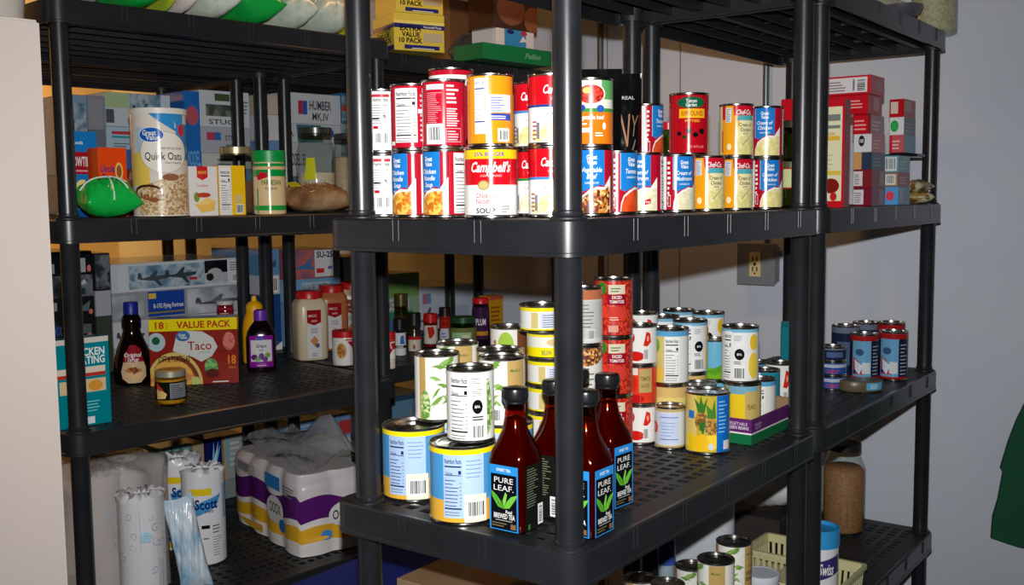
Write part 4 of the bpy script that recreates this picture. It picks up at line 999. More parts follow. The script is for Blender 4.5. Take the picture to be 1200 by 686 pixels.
# white jug
MILK = mat((226, 232, 238), .35, 0, .5, .25, 1, 1.3)
x, y = spot(816, 2.60, z2)
jg = empty('plastic_jug', (x, y, z2), ANG(x, y)); props(jg, 'large milky white plastic jug behind the lowest green bean cans', 'jug')
bm = bmesh.new(); lathe(bm, [(0, .001), (.085, .001), (.092, .008), (.092, .20), (.085, .235), (.06, .27), (.03, .295), (.024, .30), (.024, .315), (0, .315)], 40, power=lambda z: 4.5 if z < .22 else 2.6)
link_mesh('jug_body', finish(bm, 'jug_body', [MILK], 50), jg)
bm = bmesh.new(); lathe(bm, [(.0245, .302), (.028, .302), (.028, .322), (0, .322)], 28); link_mesh('cap', finish(bm, 'cap', [mat((190, 60, 40), .4)], 40), jg)
# baskets
def basket(px, py, w, dd, h, phi, label, d=None, ma=None):
    x, y = spot(px, d, z2) if d else (.0355-w/2, 1.182-dd/2)
    root = empty('storage_basket', (x, y, z2+.0005), phi); props(root, label, 'basket', None)
    bm = bmesh.new(); t = .0025; ma = ma or mat((206, 200, 150), .45)
    def slats(L_, mk):
        n = int(L_/.014); p = L_/n
        mk(0, L_, 0, h*.18); mk(0, L_, h*.74, h)
        for i in range(n+1):
            a = max(0, i*p-.004); b = min(L_, i*p+.004); mk(a, b, h*.17, h*.75)
    slats(w, lambda a, b, z_, Z: box(bm, a-w/2, -dd/2, z_, b-w/2, -dd/2+t, Z))
    slats(w, lambda a, b, z_, Z: box(bm, a-w/2, dd/2-t, z_, b-w/2, dd/2, Z))
    slats(dd, lambda a, b, z_, Z: box(bm, -w/2, a-dd/2, z_, -w/2+t, b-dd/2, Z))
    slats(dd, lambda a, b, z_, Z: box(bm, w/2-t, a-dd/2, z_, w/2, b-dd/2, Z))
    box(bm, -w/2, -dd/2, 0, w/2, dd/2, t)
    for v in bm.verts:
        k = .90+.10*v.co.z/h; v.co.x *= k; v.co.y *= k
    link_mesh('basket_wall', finish(bm, 'basket_wall', [ma], 0), root)
    bm = bmesh.new(); o1 = outline(-w/2-.006, -dd/2-.006, w/2+.006, dd/2+.006, .012); o2 = outline(-w/2+.002, -dd/2+.002, w/2-.002, dd/2-.002, .010)
    Ls = [[bm.verts.new((a, b, z_)) for a, b in oo] for oo, z_ in ((o1, h-.008), (o1, h+.001), (o2, h+.001), (o2, h-.008), (o1, h-.008))]
    for a, b in zip(Ls, Ls[1:]):
        for k in range(len(a)): bm.faces.new((a[k], b[k], b[(k+1) % len(a)], a[(k+1) % len(a)]))
    bmesh.ops.recalc_face_normals(bm, faces=bm.faces[:])
    link_mesh('basket_rim', finish(bm, 'basket_rim', [ma], 30), root)
    return root
basket(911, 0, .11, .14, .075, rad(0), 'cream slotted basket behind the lowest white tub', d=2.58)
basket(0, 0, .14, .215, .085, rad(0), 'cream slotted basket at right beside the blue lidded canister')
jar(891, 2.29, z2, .039, .115, mat((214, 220, 228), .35), mat((206, 212, 220), .5), MILK, 'frosted white round tub in front of a cream basket', 'tub', neck=.98, lid_h=.012, name='plastic_tub', shoulder=.7)
# cocoa canister
x, y = -.028, 1.05
cc = empty('cocoa_canister', (x, y, z2+.0035), ANG(x, y)); props(cc, 'white canister with light blue lid and navy lettering on the lowest shelf', 'canister'); hold(x, y, .045, z2, z2+.2)
bm = bmesh.new(); lathe(bm, [(0, 0), (.043, 0), (.0445, .003), (.0445, .165)], 40); sl = [ink((226, 226, 230))]
art([R(0, .30, 1, .34, (200, 30, 50)), R(0, .0, 1, .30, (200, 30, 50)), P([(.36, .46), (.70, .64), (.70, .90), (.36, .74)], (60, 50, 110)), T('Swiss', .57, .70, .16, WHT, w=.13, sh=.3, b=.02), *LN(.4, .05, .6, .25, 3, (240, 220, 200), 5)], 2*PI*.0445, .158, cylmap(.0445, .002, 2*PI*.0445), bm, sl, step=.006)
link_mesh('canister_body', finish(bm, 'canister_body', sl, 35), cc)
bm = bmesh.new(); lathe(bm, [(.0448, .158), (.0465, .158), (.0468, .196), (.0450, .198), (.043, .198), (.0420, .190), (0, .190)], 40)
link_mesh('lid', finish(bm, 'lid', [mat((50, 150, 210), .35)], 35), cc)
# big glass jar
BRICE = mottle([(150, 104, 66), (180, 130, 88), (130, 88, 54)], 420, .6, .4)
gj = jar(988, dep(988, 629, z2)+.056, z2, .0575, .25, mat((50, 50, 52), .35, .5), BRICE, CLEAR, 'big glass jar of brown grain on the lowest right shelf', 'jar', name='glass_jar', fillh=.80, neck=.74, lid_h=.018, shoulder=.76)
# crumpled bags low
FILM = clear((220, 222, 226), 1.4, .15, .45, (190, 192, 198))
WPL = mat((222, 222, 224), .35, 0, .5)
x, y = spot(893, 2.90, z2)
bx = link_mesh('shoe_box', boxmesh(.17, .17, .07, (60, 56, 54), {}, 'shoe_box')); bx.location = (x, y, z2); props(bx, 'dark lidded box carrying white plastic bags on the lowest shelf', 'box')
pillow('plastic_bag', x, y, z2+.07+.078, .24, .20, .14, rad(20), WPL, 'white crumpled plastic bag on the dark box behind the jug', 'bag', None, 11, amp=.010, nseg=34)
pillow('plastic_bag', x-.0, y+.0, z2+.07+.225, .20, .20, .11, rad(-10), FILM, 'clear greyish plastic bag heaped on the white crumpled bag', 'bag', None, 12, amp=.010, nseg=34)
# cardboard box low at left front
carton(467, 600, 674, z2, dep(467, 674, z2+.19), 0, .24, (150, 124, 94), {'front': [*LN(.1, .2, .6, .5, 3, (110, 84, 60), 3), R(.62, .0, .68, 1, (176, 160, 130))]}, 'brown cardboard box in the dark at the very bottom, left front', h=.19)
# on top tier of the second unit
zt = .4593
gT = jar(1094, 2.83, zt, .060, .16, mat((120, 124, 118), .4, .5), mottle([(206, 196, 160), (186, 176, 140), (220, 212, 180)], 160, .6, .3), CLEAR, 'glass jar of pale grain at the right end of the top shelf', 'jar', neck=.9, fillh=.7)
x, y = spot(1056, 2.60, zt)
bw = empty('metal_bowl', (x, y, zt+.0008), 0); props(bw, 'dark shallow dish tilted at the edge of the top shelf', 'dish')
bm = bmesh.new(); lathe(bm, [(0, 0), (.025, 0), (.046, .02), (.052, .036), (.050, .037), (.043, .022), (.024, .004), (0, .004)], 36)
link_mesh('bowl_body', finish(bm, 'bowl_body', [mat((96, 92, 100), .4, .3)], 40), bw)
pillow('food_packet', *spot(1022, 2.68, zt), zt+.045, .12, .10, .07, rad(70), mat((206, 196, 170), .5), 'cream packet lying on the top shelf by the dark dish', 'packet', None, 21)
pillow('food_packet', *spot(1046, 2.86, zt), zt+.055, .09, .08, .09, rad(20), mat((210, 202, 176), .5), 'pale packet between dark dish and glass jar, top shelf', 'packet', None, 22)

# ------------------------------------------------------------------ left row, top tier
zc = CZ0+CHH
g = 'pillow bags along the left top shelf'
GRB = mat((24, 170, 70), .25); PGR = mottle([(190, 206, 186), (214, 222, 206), (170, 196, 170)], 24, .3, .15, 'NOISE'); PNK = mottle([(226, 214, 206), (206, 198, 190)], 20, .3, .15, 'NOISE')
GYB = mottle([(226, 190, 40), (120, 190, 50)], 6, .3, 0, 'NOISE')
edges = [86, 133, 195, 207, 232, 281, 332, 371, 418]
tops = [(PNK, 'pinkish white pillow bag at the left end of the top shelf', .055), (GRB, 'bright green pillow bag near the left end of the top shelf', .06), (GYB, 'narrow yellow and green bag between green and pink bags', .06), (PNK, 'pale pink bag left of the middle green bag, top shelf', .065),
        (PGR, 'pale green frosted bag left of the second bright green bag', .07), (GRB, 'bright green bag with white seams in the middle of top shelf', .072), (PGR, 'pale green frosted bag right of the second bright green bag', .078), (PGR, 'pale frosted bag beside the front post, top shelf', .08)]
SEAM = mat((226, 236, 226), .3)
for i, (ma, lb, hh) in enumerate(tops):
    sa = max(.005, csolve(edges[i], .03, zc)); sb_ = csolve(edges[i+1], .03, zc); WB = (sb_-sa)*.975; x, y = cpt((sa+sb_)/2, .105)
    o = pillow('pillow_bag', x, y, zc+hh*.65+.012, .20, WB, hh*1.4, CANG+PI/2, ma, lb, 'bag', g, 30+i, amp=.004, nseg=26)
    if ma is GRB or ma is PGR:
        for nm, a, b in (('seam', (-.5, 0), (.5, 0)), ('seam', (-.32, -.5), (-.32, .5))):
            pts = []
            for k in range(9):
                u = (a[0]+(b[0]-a[0])*k/8)*.95; v = (a[1]+(b[1]-a[1])*k/8)*.92
                kk = (max(0, 1-abs(2*u)**2.6))**.55*(max(0, 1-abs(2*v)**2.2))**.6
                pts.append((u*.20, v*WB, -hh*1.4/2*kk-.002)); 
            pts2 = [(p[0], p[1], -p[2]+.003) for p in pts]
            tube(nm, pts2, .0022, SEAM, o, 6)
s = csolve(388, .33, zc); x, y = cpt(s, .33)
pillow('pillow_bag', x, y, zc+.058, .22, .14, .1, CANG+PI/2, GYB, 'yellow and green bag in the second row on the left top shelf', 'bag', g, 45, amp=.005)
s = csolve(330, .33, zc); x, y = cpt(s, .33)
pillow('pillow_bag', x, y, zc+.05, .22, .14, .085, CANG+PI/2, PGR, 'frosted bag in the second row on the left top shelf', 'bag', g, 46, amp=.004)
# value pack boxes, tray and case on the rear unit's top tier
YB = (222, 200, 80); BB = (44, 50, 120)
def vp(n=0): return [R(0, .80, 1, 1, YB), R(0, .72, 1, .80, (240, 226, 120)), R(0, .60, 1, .72, BB), R(.2, .05, .9, .16, BB) if n else R(0, .02, 1, .14, BB), T('EXTRA', .33, .60, .13, (24, 22, 30), w=.42, b=.03), T('VALUE', .33, .44, .13, (24, 22, 30), w=.36, b=.03), T('10 PACK', .33, .28, .13, (24, 22, 30), w=.46, b=.03),
                     T('Vermicelli Pasta', .76, .66, .06, WHT, w=.36), R(.58, .26, .96, .50, (190, 180, 150)), *LN(.35, .06, .8, .11, 1, WHT, 2)]
UDphi = CANG
pA = cpt(.90, .20)
c1_ = carton(462, 521, None, zc+.0005, 2.93, rad(67), .15, YB, {'front': vp(1), 'left': [R(0, .60, 1, .72, BB), R(0, 0, 1, .14, BB), T('EXTRA', .5, .60, .13, (24, 22, 30), w=.7, b=.03), T('VALUE', .5, .44, .13, (24, 22, 30), w=.6, b=.03), T('10 PACK', .5, .28, .13, (24, 22, 30), w=.8, b=.03)]}, 'yellow value pack carton with blue bands on the high rear shelf', h=.105)
c2_ = link_mesh('carton', boxmesh(.15, .145, .10, YB, {'front': vp(1), 'left': [R(0, .60, 1, .72, BB)]}, 'carton')); c2_.location = (c1_.location[0]+.004, c1_.location[1], c1_.location[2]+.1055); c2_.rotation_euler = (0, 0, rad(67)); props(c2_, 'second yellow value pack carton stacked above, cut by the picture top', 'box')
# cardboard case
carton(528, 600, None, zc+.0005, project((*cpt(csolve(528, .37, zc), .37), zc))[2], CANG, .14, (120, 84, 54), {'front': [R(.55, 0, .6, 1, (150, 110, 74))]}, 'brown cardboard case behind the value pack carton, high rear shelf', h=.24)
gx_ = carton(566, 646, None, zc+.0005, project((*cpt(1.17, .20), zc))[2], CANG, .13, (24, 120, 70), {'front': [R(0, 0, 1, 1, (28, 130, 76)), T('Pellini', .72, .5, .34, (130, 190, 150), w=.24, sh=.3)], 'top': [R(0, 0, 1, 1, (20, 60, 40))]}, 'shallow green display tray on the high rear shelf', h=.048, cat='tray', name='display_tray')
o = link_mesh('carton', boxmesh(.17, .11, .052, (226, 226, 228), {'front': [R(.2, 0, .78, 1, (60, 150, 210)), E(.36, .86, .1, .14, (40, 50, 110)), E(.72, .86, .09, .14, (190, 60, 90)), P([(.6, .3), (.7, .7), (.8, .4)], WHT)]}, 'carton')); o.location = (gx_.location[0], gx_.location[1], gx_.location[2]+.0485); o.rotation_euler = (0, 0, CANG); props(o, 'white and light blue carton sitting in the green tray', 'box')
o2 = link_mesh('carton', boxmesh(.20, .11, .12, (70, 44, 30), {'front': [E(.4, .5, .32, .4, (130, 84, 56)), E(.9, .3, .2, .35, (140, 90, 60))]}, 'carton')); o2.location = (gx_.location[0], gx_.location[1], gx_.location[2]+.101); o2.rotation_euler = (0, 0, CANG); props(o2, 'dark brown carton with round tan picture above the blue white one', 'box')
x, y = cpt(csolve(549, .28, zc), .28)
pillow('plastic_bag', x, y, zc+.058, .13, .075, .10, CANG+PI/2, clear((200, 202, 206), 1.4, .2, .4, (110, 112, 116)), 'grey translucent plastic bag between the yellow carton and green tray', 'bag', None, 51, amp=.006, nseg=26)

# ------------------------------------------------------------------ left row, middle tier
zm = CZ0
def ckit(px0, px1, bounds, t, deep, z0, base, arts, labels, name='model_kit_box', group='model kit boxes', cat='box'):
    """a stack of boxes whose fronts lie on the line t; bounds are picture heights of the tops from the lowest up"""
    s0 = csolve(px0, t, z0+.1); s1 = csolve(px1, t, z0+.1); x0, y0 = cpt(s0, t); d = project((x0, y0, z0))[2]; z = z0
    pm = (px0+px1)/2; sm = (s0+s1)/2; dm = project((*cpt(sm, t), z0))[2]
    for k, (yt, bc, ar, lb) in enumerate(zip(bounds, base, arts, labels)):
        h = height(pm, yt, dm)-z-.0004
        if h < .028: continue
        j = R_.uniform(-.006, .006)
        o = link_mesh(name, boxmesh(s1-s0, deep, h, bc, ar, name))
        cx, cy = cpt(sm, t+deep/2+abs(j)); o.location = (cx, cy, z); o.rotation_euler = (0, 0, CANG)
        props(o, lb, cat, group); z += h+.0004
SKY = mottle([(150, 180, 200), (190, 206, 214), (120, 150, 174)], 12, .35, 0, 'NOISE')
CAMO = mottle([(90, 100, 84), (120, 124, 104), (70, 80, 74), (150, 150, 130)], 50, .35)
def plane_art(x, y, s, c, c2=None):
    return [P([(x-s, y-.05*s/.3), (x-s*.2, y+.06), (x+s, y+.10), (x+s*.9, y-.02), (x, y-.10)], c), P([(x-s*.4, y), (x+s*.1, y+.28), (x+s*.25, y+.27), (x+s*.1, y)], c2 or c), P([(x-s, y), (x-s*.95, y+.2), (x-s*.8, y+.2), (x-s*.7, y)], c), P([(x-s*.1, y-.04), (x+s*.35, y-.3), (x+s*.5, y-.28), (x+s*.2, y)], c2 or c)]
LG = (196, 204, 216)
BRICK = mottle([(150, 84, 60), (190, 130, 100), (110, 60, 44), (206, 190, 170)], 40, .4)
SEA = mottle([(70, 110, 140), (120, 150, 170), (180, 196, 206), (60, 90, 110)], 22, .35, 0, 'NOISE')
GREYK = mottle([(120, 126, 134), (170, 176, 184), (200, 204, 210)], 16, .35, 0, 'NOISE')
DARKK = mottle([(22, 24, 30), (50, 56, 64), (120, 124, 130), (30, 32, 38)], 18, .25, 0, 'NOISE')
BLUEK = mottle([(30, 80, 150), (60, 120, 190), (120, 170, 214)], 14, .3, 0, 'NOISE')
ckit(128, 203, (176, 150, 111), .69, .3, zm, (BLUEK, (176, 200, 214), (196, 206, 212)),
     ({'front': [R(0, .6, 1, 1, (60, 110, 180)), R(.2, 0, .75, .7, BRICK), R(.6, 0, .8, .6, (220, 216, 206))]},
      {'front': [R(.08, .66, .55, .80, (200, 60, 80)), R(.08, .5, .5, .6, (60, 160, 176)), *LN(.1, .1, .4, .35, 2, GRY, 3), R(.62, .05, 1, .95, SEA), *plane_art(.8, .5, .14, (50, 80, 110))]},
      {'front': [R(.0, .55, .35, 1, (176, 196, 150)), R(0, .1, .12, .5, (80, 90, 100)), R(.36, 0, .86, 1, SEA), *plane_art(.60, .45, .2, (50, 66, 76), (80, 100, 110)), R(.85, 0, 1, 1, (200, 210, 224))]}),
     ('blue and brown model box low behind the oats canister', 'pale blue model box with red stripe, left of the oats canister', 'grey white model box with aircraft topping the left stack'))
ckit(80, 106, (205, 112), .69, .3, zm, ((90, 120, 140), (130, 160, 180)), ({}, {'front': [R(.2, .1, .5, .7, (70, 90, 100)), R(.4, .1, .95, .9, SEA)]}), ('hidden kit box low behind the bowtie pasta carton', 'blue grey kit box beside the left post, upper level'))
ckit(107.5, 126.5, (113+40, 113), .69, .3, zm, ((110, 120, 130), (140, 144, 150)), ({}, {'front': [R(.1, .1, .9, .9, (150, 150, 158))]}), ('slim grey kit box lower between left stacks', 'slim grey kit box upper between left stacks'))
# upright blue book-like box and stack beside it
ckit(219, 237, (108,), .69, .25, zm, ((40, 110, 190),), ({'front': [R(0, 0, 1, 1, (36, 110, 190)), E(.5, .8, .4, .08, (190, 90, 100)), T('MODEL', .5, .45, .12, (120, 180, 230), w=.9)]},), ('tall narrow blue kit box standing right of the oats canister',), group=None)
ckit(238, 296, (198, 180, 150, 108), .69, .3, zm, ((110, 150, 190), (200, 200, 196), (176, 180, 190), (206, 210, 214)),
     ({'front': [R(.1, .2, .5, .9, BLUEK), E(.25, .5, .1, .3, (180, 90, 80))]}, {'front': [*LN(.3, .2, .7, .8, 2, GRY, 3)]}, {'front': [R(.12, .5, .28, .8, (190, 70, 90)), R(.28, .5, .4, .8, (50, 110, 190)), T('STUG III', .68, .6, .2, (70, 90, 80), w=.4), R(.5, .2, .9, .35, GRY)]},
      {'front': [R(.12, .3, .66, .62, CAMO), R(.3, .72, .6, .92, (70, 90, 60)), R(.7, .9, .8, .97, (110, 80, 50)), T('STUG', .42, .15, .13, (60, 66, 74), w=.5), *LN(.70, .4, .98, .8, 4, GRY, 5)]}),
     ('kit box with blue picture just above the lasagna box', 'white kit box edge above the lasagna box', 'grey kit box with small red and blue logo near the posts', 'large white kit box with tank picture right of the narrow blue box'))
ckit(338, 402, (207, 168, 146, 111), .69, .3, zm, ((90, 110, 140), (186, 190, 196), (196, 200, 206), (206, 208, 212)),
     ({'front': [R(0, .4, .3, .9, (70, 110, 160)), R(0, .1, .3, .25, (180, 80, 60))]}, {'front': [T('MODEL 35', .18, .5, .35, (50, 60, 70), w=.3)]}, {'front': [T('A', .08, .5, .4, (130, 30, 40), w=.1), P([(.2, .0), (.18, .95), (.62, .95), (.66, .05)], mottle([(50, 100, 120), (70, 120, 130), (120, 130, 90)], 14, .35, 0, 'NOISE')), E(.42, .4, .16, .2, (110, 110, 80)), R(.7, .35, .78, .7, (190, 50, 60)), R(.78, .35, .86, .7, (40, 90, 180))]},
      {'front': [R(.22, .3, .30, .75, (190, 50, 60)), R(.30, .3, .38, .75, (40, 90, 180)), T('HUMBER', .62, .62, .3, (60, 66, 74), w=.4, b=.02), T('MK.IV', .62, .25, .25, (60, 66, 74), w=.3)]}),
     ('kit box with blue end low behind the big glass jars', 'white kit box with dark lettering behind the big glass jars', 'white kit box with vehicle picture above the glass jars', 'white kit box with dark lettering topping the right stack'))
ckit(403, 432, (180, 146, 111), .69, .3, zm, ((120, 130, 140), (150, 160, 170), (60, 120, 160)), ({}, {'front': [R(.0, .2, .6, .8, (120, 150, 160))]}, {'front': [R(0, .1, .8, .9, SEA), R(.0, .4, .3, .6, (190, 70, 60))]}), ('grey kit box lowest beside the left front post', 'grey kit box with seascape strip beside the left front post', 'blue kit box topping the stack beside the left front post'))
ckit(308, 330, (190, 165, 135, 112), .69, .3, zm, ((150, 170, 60), (110, 140, 190), (206, 206, 214), (196, 180, 160)), ({}, {'front': [R(.1, .2, .4, .8, (40, 90, 170))]}, {'front': [R(.3, .1, .45, .8, (150, 40, 50))]}, {}),
     ('yellow green kit box seen between the thin posts', 'blue kit box seen between the thin posts', 'white kit box with red stripe between the thin posts', 'tan white kit box at the top between the thin posts'))

# food in front
def ct(px, t, z): s = csolve(px, t, z); x, y = cpt(s, t); return project((x, y, z))[2]
ccarton(85, 117, 154, zm, .22, .05, (20, 120, 190), {'front': [R(0, 0, 1, 1, (24, 124, 196)), T('Foods', .3, .87, .04, WHT, w=.4), R(-.0, .50, .78, .76, (170, 24, 44)), T('BOWTIE', .36, .65, .11, WHT, w=.66, b=.02), *LN(.1, .53, .7, .58, 1, (230, 150, 160), 2), R(.80, .58, 1, .68, (230, 210, 110)),
        E(.42, .32, .28, .12, mottle([(236, 196, 90), (244, 220, 140), (210, 150, 60)], 90)), E(.3, .26, .08, .06, (200, 60, 40)), *LN(.6, .2, .95, .28, 1, WHT, 3), R(0, 0, 1, .08, (16, 80, 150))]}, 'blue pasta carton with dark red band next to the left post')
ccarton(118, 151, 173, zm, .13, .055, (226, 70, 20), {'front': [R(0, .22, 1, 1, (236, 76, 20)), R(0, 0, 1, .22, (150, 60, 40)), T('Uncle', .32, .70, .10, (80, 50, 130), w=.5, sh=.2, b=.02), T("Ben's", .35, .57, .11, (80, 50, 130), w=.5, sh=.2, b=.02), E(.72, .66, .14, .13, (240, 190, 90)), E(.72, .66, .09, .09, (150, 90, 50)), T('RICE', .5, .32, .08, WHT, w=.6)]}, 'bright orange rice carton behind the green bag')
o = pillow('split_pea_bag', *cpt(csolve(126, .027, zm), .027), zm+.043, .128, .095, .088, CANG-PI/2+rad(90), mat((20, 176, 70), .2), 'bright green plastic bag with pale crossed seams lying beside the oats', 'bag', None, 61, amp=.004, nseg=30, tilt=rad(14))
for a, b in (((-.5, .0), (.5, .12)), ((-.04, -.55), (.0, .1)), ((.25, -.4), (.12, .1))):
    pts = []
    for k in range(11):
        u = (a[0]+(b[0]-a[0])*k/10)*.95; v = (a[1]+(b[1]-a[1])*k/10)*.9
        kk = (max(0, 1-abs(2*u)**2.6))**.55*(max(0, 1-abs(2*v)**2.2))**.6
        pts.append((u*.128, v*.095, .044*kk+.0035))
    tube('seam', pts, .0017, SEAM, o, 6)
# oats canister
x, y = free(190, 2.375, .0615, zm, zm+.25)
oc = empty('oats_canister', (x, y, zm), ANG(x, y)); props(oc, 'tall quick oats cardboard canister with blue logo on the middle shelf', 'canister')
ro, ho = .061, .243; Wc = 2*PI*ro
bm = bmesh.new(); lathe(bm, [(0, .002), (ro-.003, .001), (ro, .002), (ro, ho-.012)], 56); sl = [ink((222, 212, 200))]
OATM = mottle([(206, 176, 130), (226, 204, 166), (170, 130, 84), (236, 222, 196)], 230, .4)
art([R(0, .6, .44, .86, (170, 200, 216)), R(.6, .55, 1, .9, (60, 140, 200)), R(0, .3, .44, .6, (232, 196, 80)), P([(.30, .86), (.42, .93), (.52, .98), (.66, .98), (.66, .86), (.6, .86)], (222, 212, 200)), P([(.44, 1), (.66, 1), (.66, .78), (.58, .84), (.50, .92)], (50, 140, 200)), R(.25, .0, .36, 1, (222, 212, 200)), R(.30, .3, .40, .62, (232, 200, 90)),
     E(.53, .62, .145, .20, (140, 130, 110), 40), E(.53, .62, .142, .197, (236, 228, 214), 40), P([(.36, .28), (.48, .34), (.55, .42), (.60, .40), (.69, .42), (.69, 0), (.36, 0)], OATM), E(.42, .24, .09, .07, (70, 40, 24)), E(.425, .23, .08, .055, OATM), P([(.38, .18), (.46, .13), (.50, .16), (.42, .22)], (150, 90, 50)), E(.56, .38, .05, .035, (150, 100, 70)),
     E(.455, .79, .075, .075, WHT, 30), E(.455, .79, .07, .068, (24, 90, 180), 30), T('Great', .445, .81, .05, WHT, w=.08, b=.02), T('Value', .465, .765, .05, WHT, w=.08, b=.02), T('100% WHOLE GRAIN', .57, .66, .022, (110, 110, 110), w=.13), T('Quick Oats', .525, .585, .075, (40, 60, 70), w=.22, b=.01), T('Heart Healthy', .58, .52, .02, (110, 110, 110), w=.1), E(.64, .84, .025, .06, (200, 40, 60)), R(0, 0, 1, .012, (222, 212, 200))],
    Wc, ho-.014, cylmap(ro, .002, Wc), bm, sl, step=Wc/56)
link_mesh('canister_body', finish(bm, 'canister_body', sl, 35), oc)
bm = bmesh.new(); lathe(bm, [(ro+.0004, ho-.013), (ro+.0022, ho-.013), (ro+.0022, ho-.001), (ro+.001, ho), (ro-.002, ho), (ro-.004, ho-.004), (0, ho-.004)], 56)
link_mesh('lid', finish(bm, 'lid', [mat((222, 216, 208), .4)], 35), oc)
# lasagna boxes
LAS = [R(0, 0, 1, 1, (226, 222, 218)), R(.28, .78, .66, 1, (200, 24, 30)), P([(.28, .78), (.47, .72), (.66, .78)], (200, 24, 30)), T('BRAND', .47, .88, .06, (240, 190, 60), w=.3), T('Lasagne', .47, .62, .05, (200, 120, 120), w=.4), E(.25, .38, .1, .1, (120, 150, 60)), E(.5, .42, .25, .05, (190, 60, 40)), P([(.18, .22), (.62, .38), (.92, .30), (.86, .10), (.4, .06)], (236, 190, 90)), P([(.18, .22), (.62, .38), (.92, .30), (.6, .22)], (240, 206, 120)), P([(.1, .2), (.2, .05), (.6, 0), (.92, .06), (.86, .10), (.4, .06), (.2, .2)], (226, 226, 226))]
ccarton(223, 256, 195, zm, .02, .03, (226, 222, 218), {'front': LAS}, 'white lasagna noodle carton with red tag right of the oats')
ccarton(258, 288, 194, zm, .03, .03, (236, 190, 20), {'front': [R(0, 0, .48, 1, (226, 222, 214)), *NUT(.04, .1, .44, .95), R(.48, 0, 1, 1, (240, 192, 20)), R(.60, .25, .85, .42, (210, 190, 130)), *BAR(.62, .03, .92, .22, BLK, 3)]}, 'yellow and white carton showing its nutrition panel beside the parmesan')
jar(279, 2.60, zm, .046, .168, mat((196, 180, 130), .3, .7), mat((110, 80, 56), .5), CLEAR, 'glass jar with golden lid behind the yellow and white carton', 'jar', neck=.78, fillh=.55, lid_h=.016)
# parmesan
pc = jar(317, 2.43, zm, .0365, .150, mat((0, 140, 60), .4), None, mat((214, 180, 130), .4), 'green lidded grated cheese shaker on the middle left shelf', 'shaker', name='cheese_shaker', neck=.98, lid_h=.026, shoulder=.74, u=.5, labc=(214, 180, 130),
    labelops=[R(0, 0, 1, 1, (214, 184, 136)), R(0, .74, 1, 1, (0, 140, 60)), R(0, .06, 1, .16, (30, 150, 60)), P([(.36, .74), (.42, .84), (.48, .80), (.48, .72), (.38, .66)], (190, 24, 40)), T('PARMESAN', .52, .62, .10, (60, 110, 40), w=.2, b=.02), T('ROMANO', .52, .5, .05, (60, 110, 40), w=.12), R(.36, 0, .38, .5, (90, 150, 90))], lab=(.03, .80), lidr=.0385)
# big glass jars of rice
gj_ = 'large glass jars of rice'
RC = mottle([(196, 180, 150), (214, 200, 176), (170, 150, 120)], 330, .6, .4)
j1 = jar(372, 2.92, zm, .0545, .235, mat((96, 96, 92), .25, .7), RC, CLEAR, 'large glass jar of rice with yellow tag behind the brown bag', 'jar', gj_, neck=.80, fillh=.50, lid_h=.016, labelops=[P([(.40, 0), (.50, 0), (.49, 1), (.42, 1)], (190, 190, 40))], lab=(.34, .60), labc=None)
for c_ in list(j1.children):
    if c_.name.startswith('label'):
        bm = bmesh.new(); sl = []; Wj = 2*PI*.0552; art([P([(.40, 0), (.50, 0), (.49, 1), (.42, 1)], (196, 196, 40))], Wj, .06, cylmap(.0552, .09, Wj), bm, sl, step=.01)
        c_.data = finish(bm, 'tag', sl, 30); c_.name = 'paper_tag'
jar(412, 2.97, zm, .0545, .225, mat((96, 96, 92), .25, .7), mottle([(190, 160, 130), (206, 180, 150)], 300, .6, .4), CLEAR, 'large glass jar of pinkish grain cut off by the front post', 'jar', gj_, neck=.80, fillh=.76, lid_h=.016)
o = pillow('pasta_bag', *cpt(csolve(370, .055, zm), .055), zm+.040, .22, .08, .075, CANG+rad(3), mottle([(84, 54, 34), (150, 112, 74), (190, 160, 120)], 11, .2, .1, 'NOISE'), 'brown plastic bag with yellow patch lying before the rice jars', 'bag', None, 71, amp=.004, tilt=rad(26), nseg=26)
bm = bmesh.new(); sl = []
art([R(0, 0, .26, 1, (200, 190, 40)), T('Brown', .6, .55, .5, (210, 200, 180), w=.6, sh=.2)], .13, .028, lambda X, Y, o_: (-.105+X, -.022+Y, .0405+.004*math.sin(X*18)+o_), bm, sl, step=.01)
link_mesh('print', finish(bm, 'print', sl, 0), o)

# ------------------------------------------------------------------ left row, lower tier
zl = CZ0-CHH
TEALB = (0, 124, 136)
ccarton(69, 131, 373, zl, .034, .045, TEALB, {'front': [R(0, 0, 1, 1, (0, 128, 140)), R(0, .94, 1, 1, (206, 200, 190)), T('CHICKEN', .58, .84, .085, WHT, w=.68, b=.02), T('COATING', .58, .745, .085, WHT, w=.68, b=.02), R(0, .60, .92, .67, (222, 206, 186)), R(0, .56, .92, .60, (190, 50, 40)), R(.05, .38, .92, .53, (214, 190, 150)), E(.72, .45, .14, .06, (216, 150, 50)), *LN(.5, .16, .85, .30, 4, (120, 200, 206), 3, .35), R(.5, .02, .68, .10, (220, 224, 224))], 'right': [R(0, 0, 1, 1, (0, 110, 122))]}, 'teal chicken coating carton behind the left post, lower shelf', h=.195)
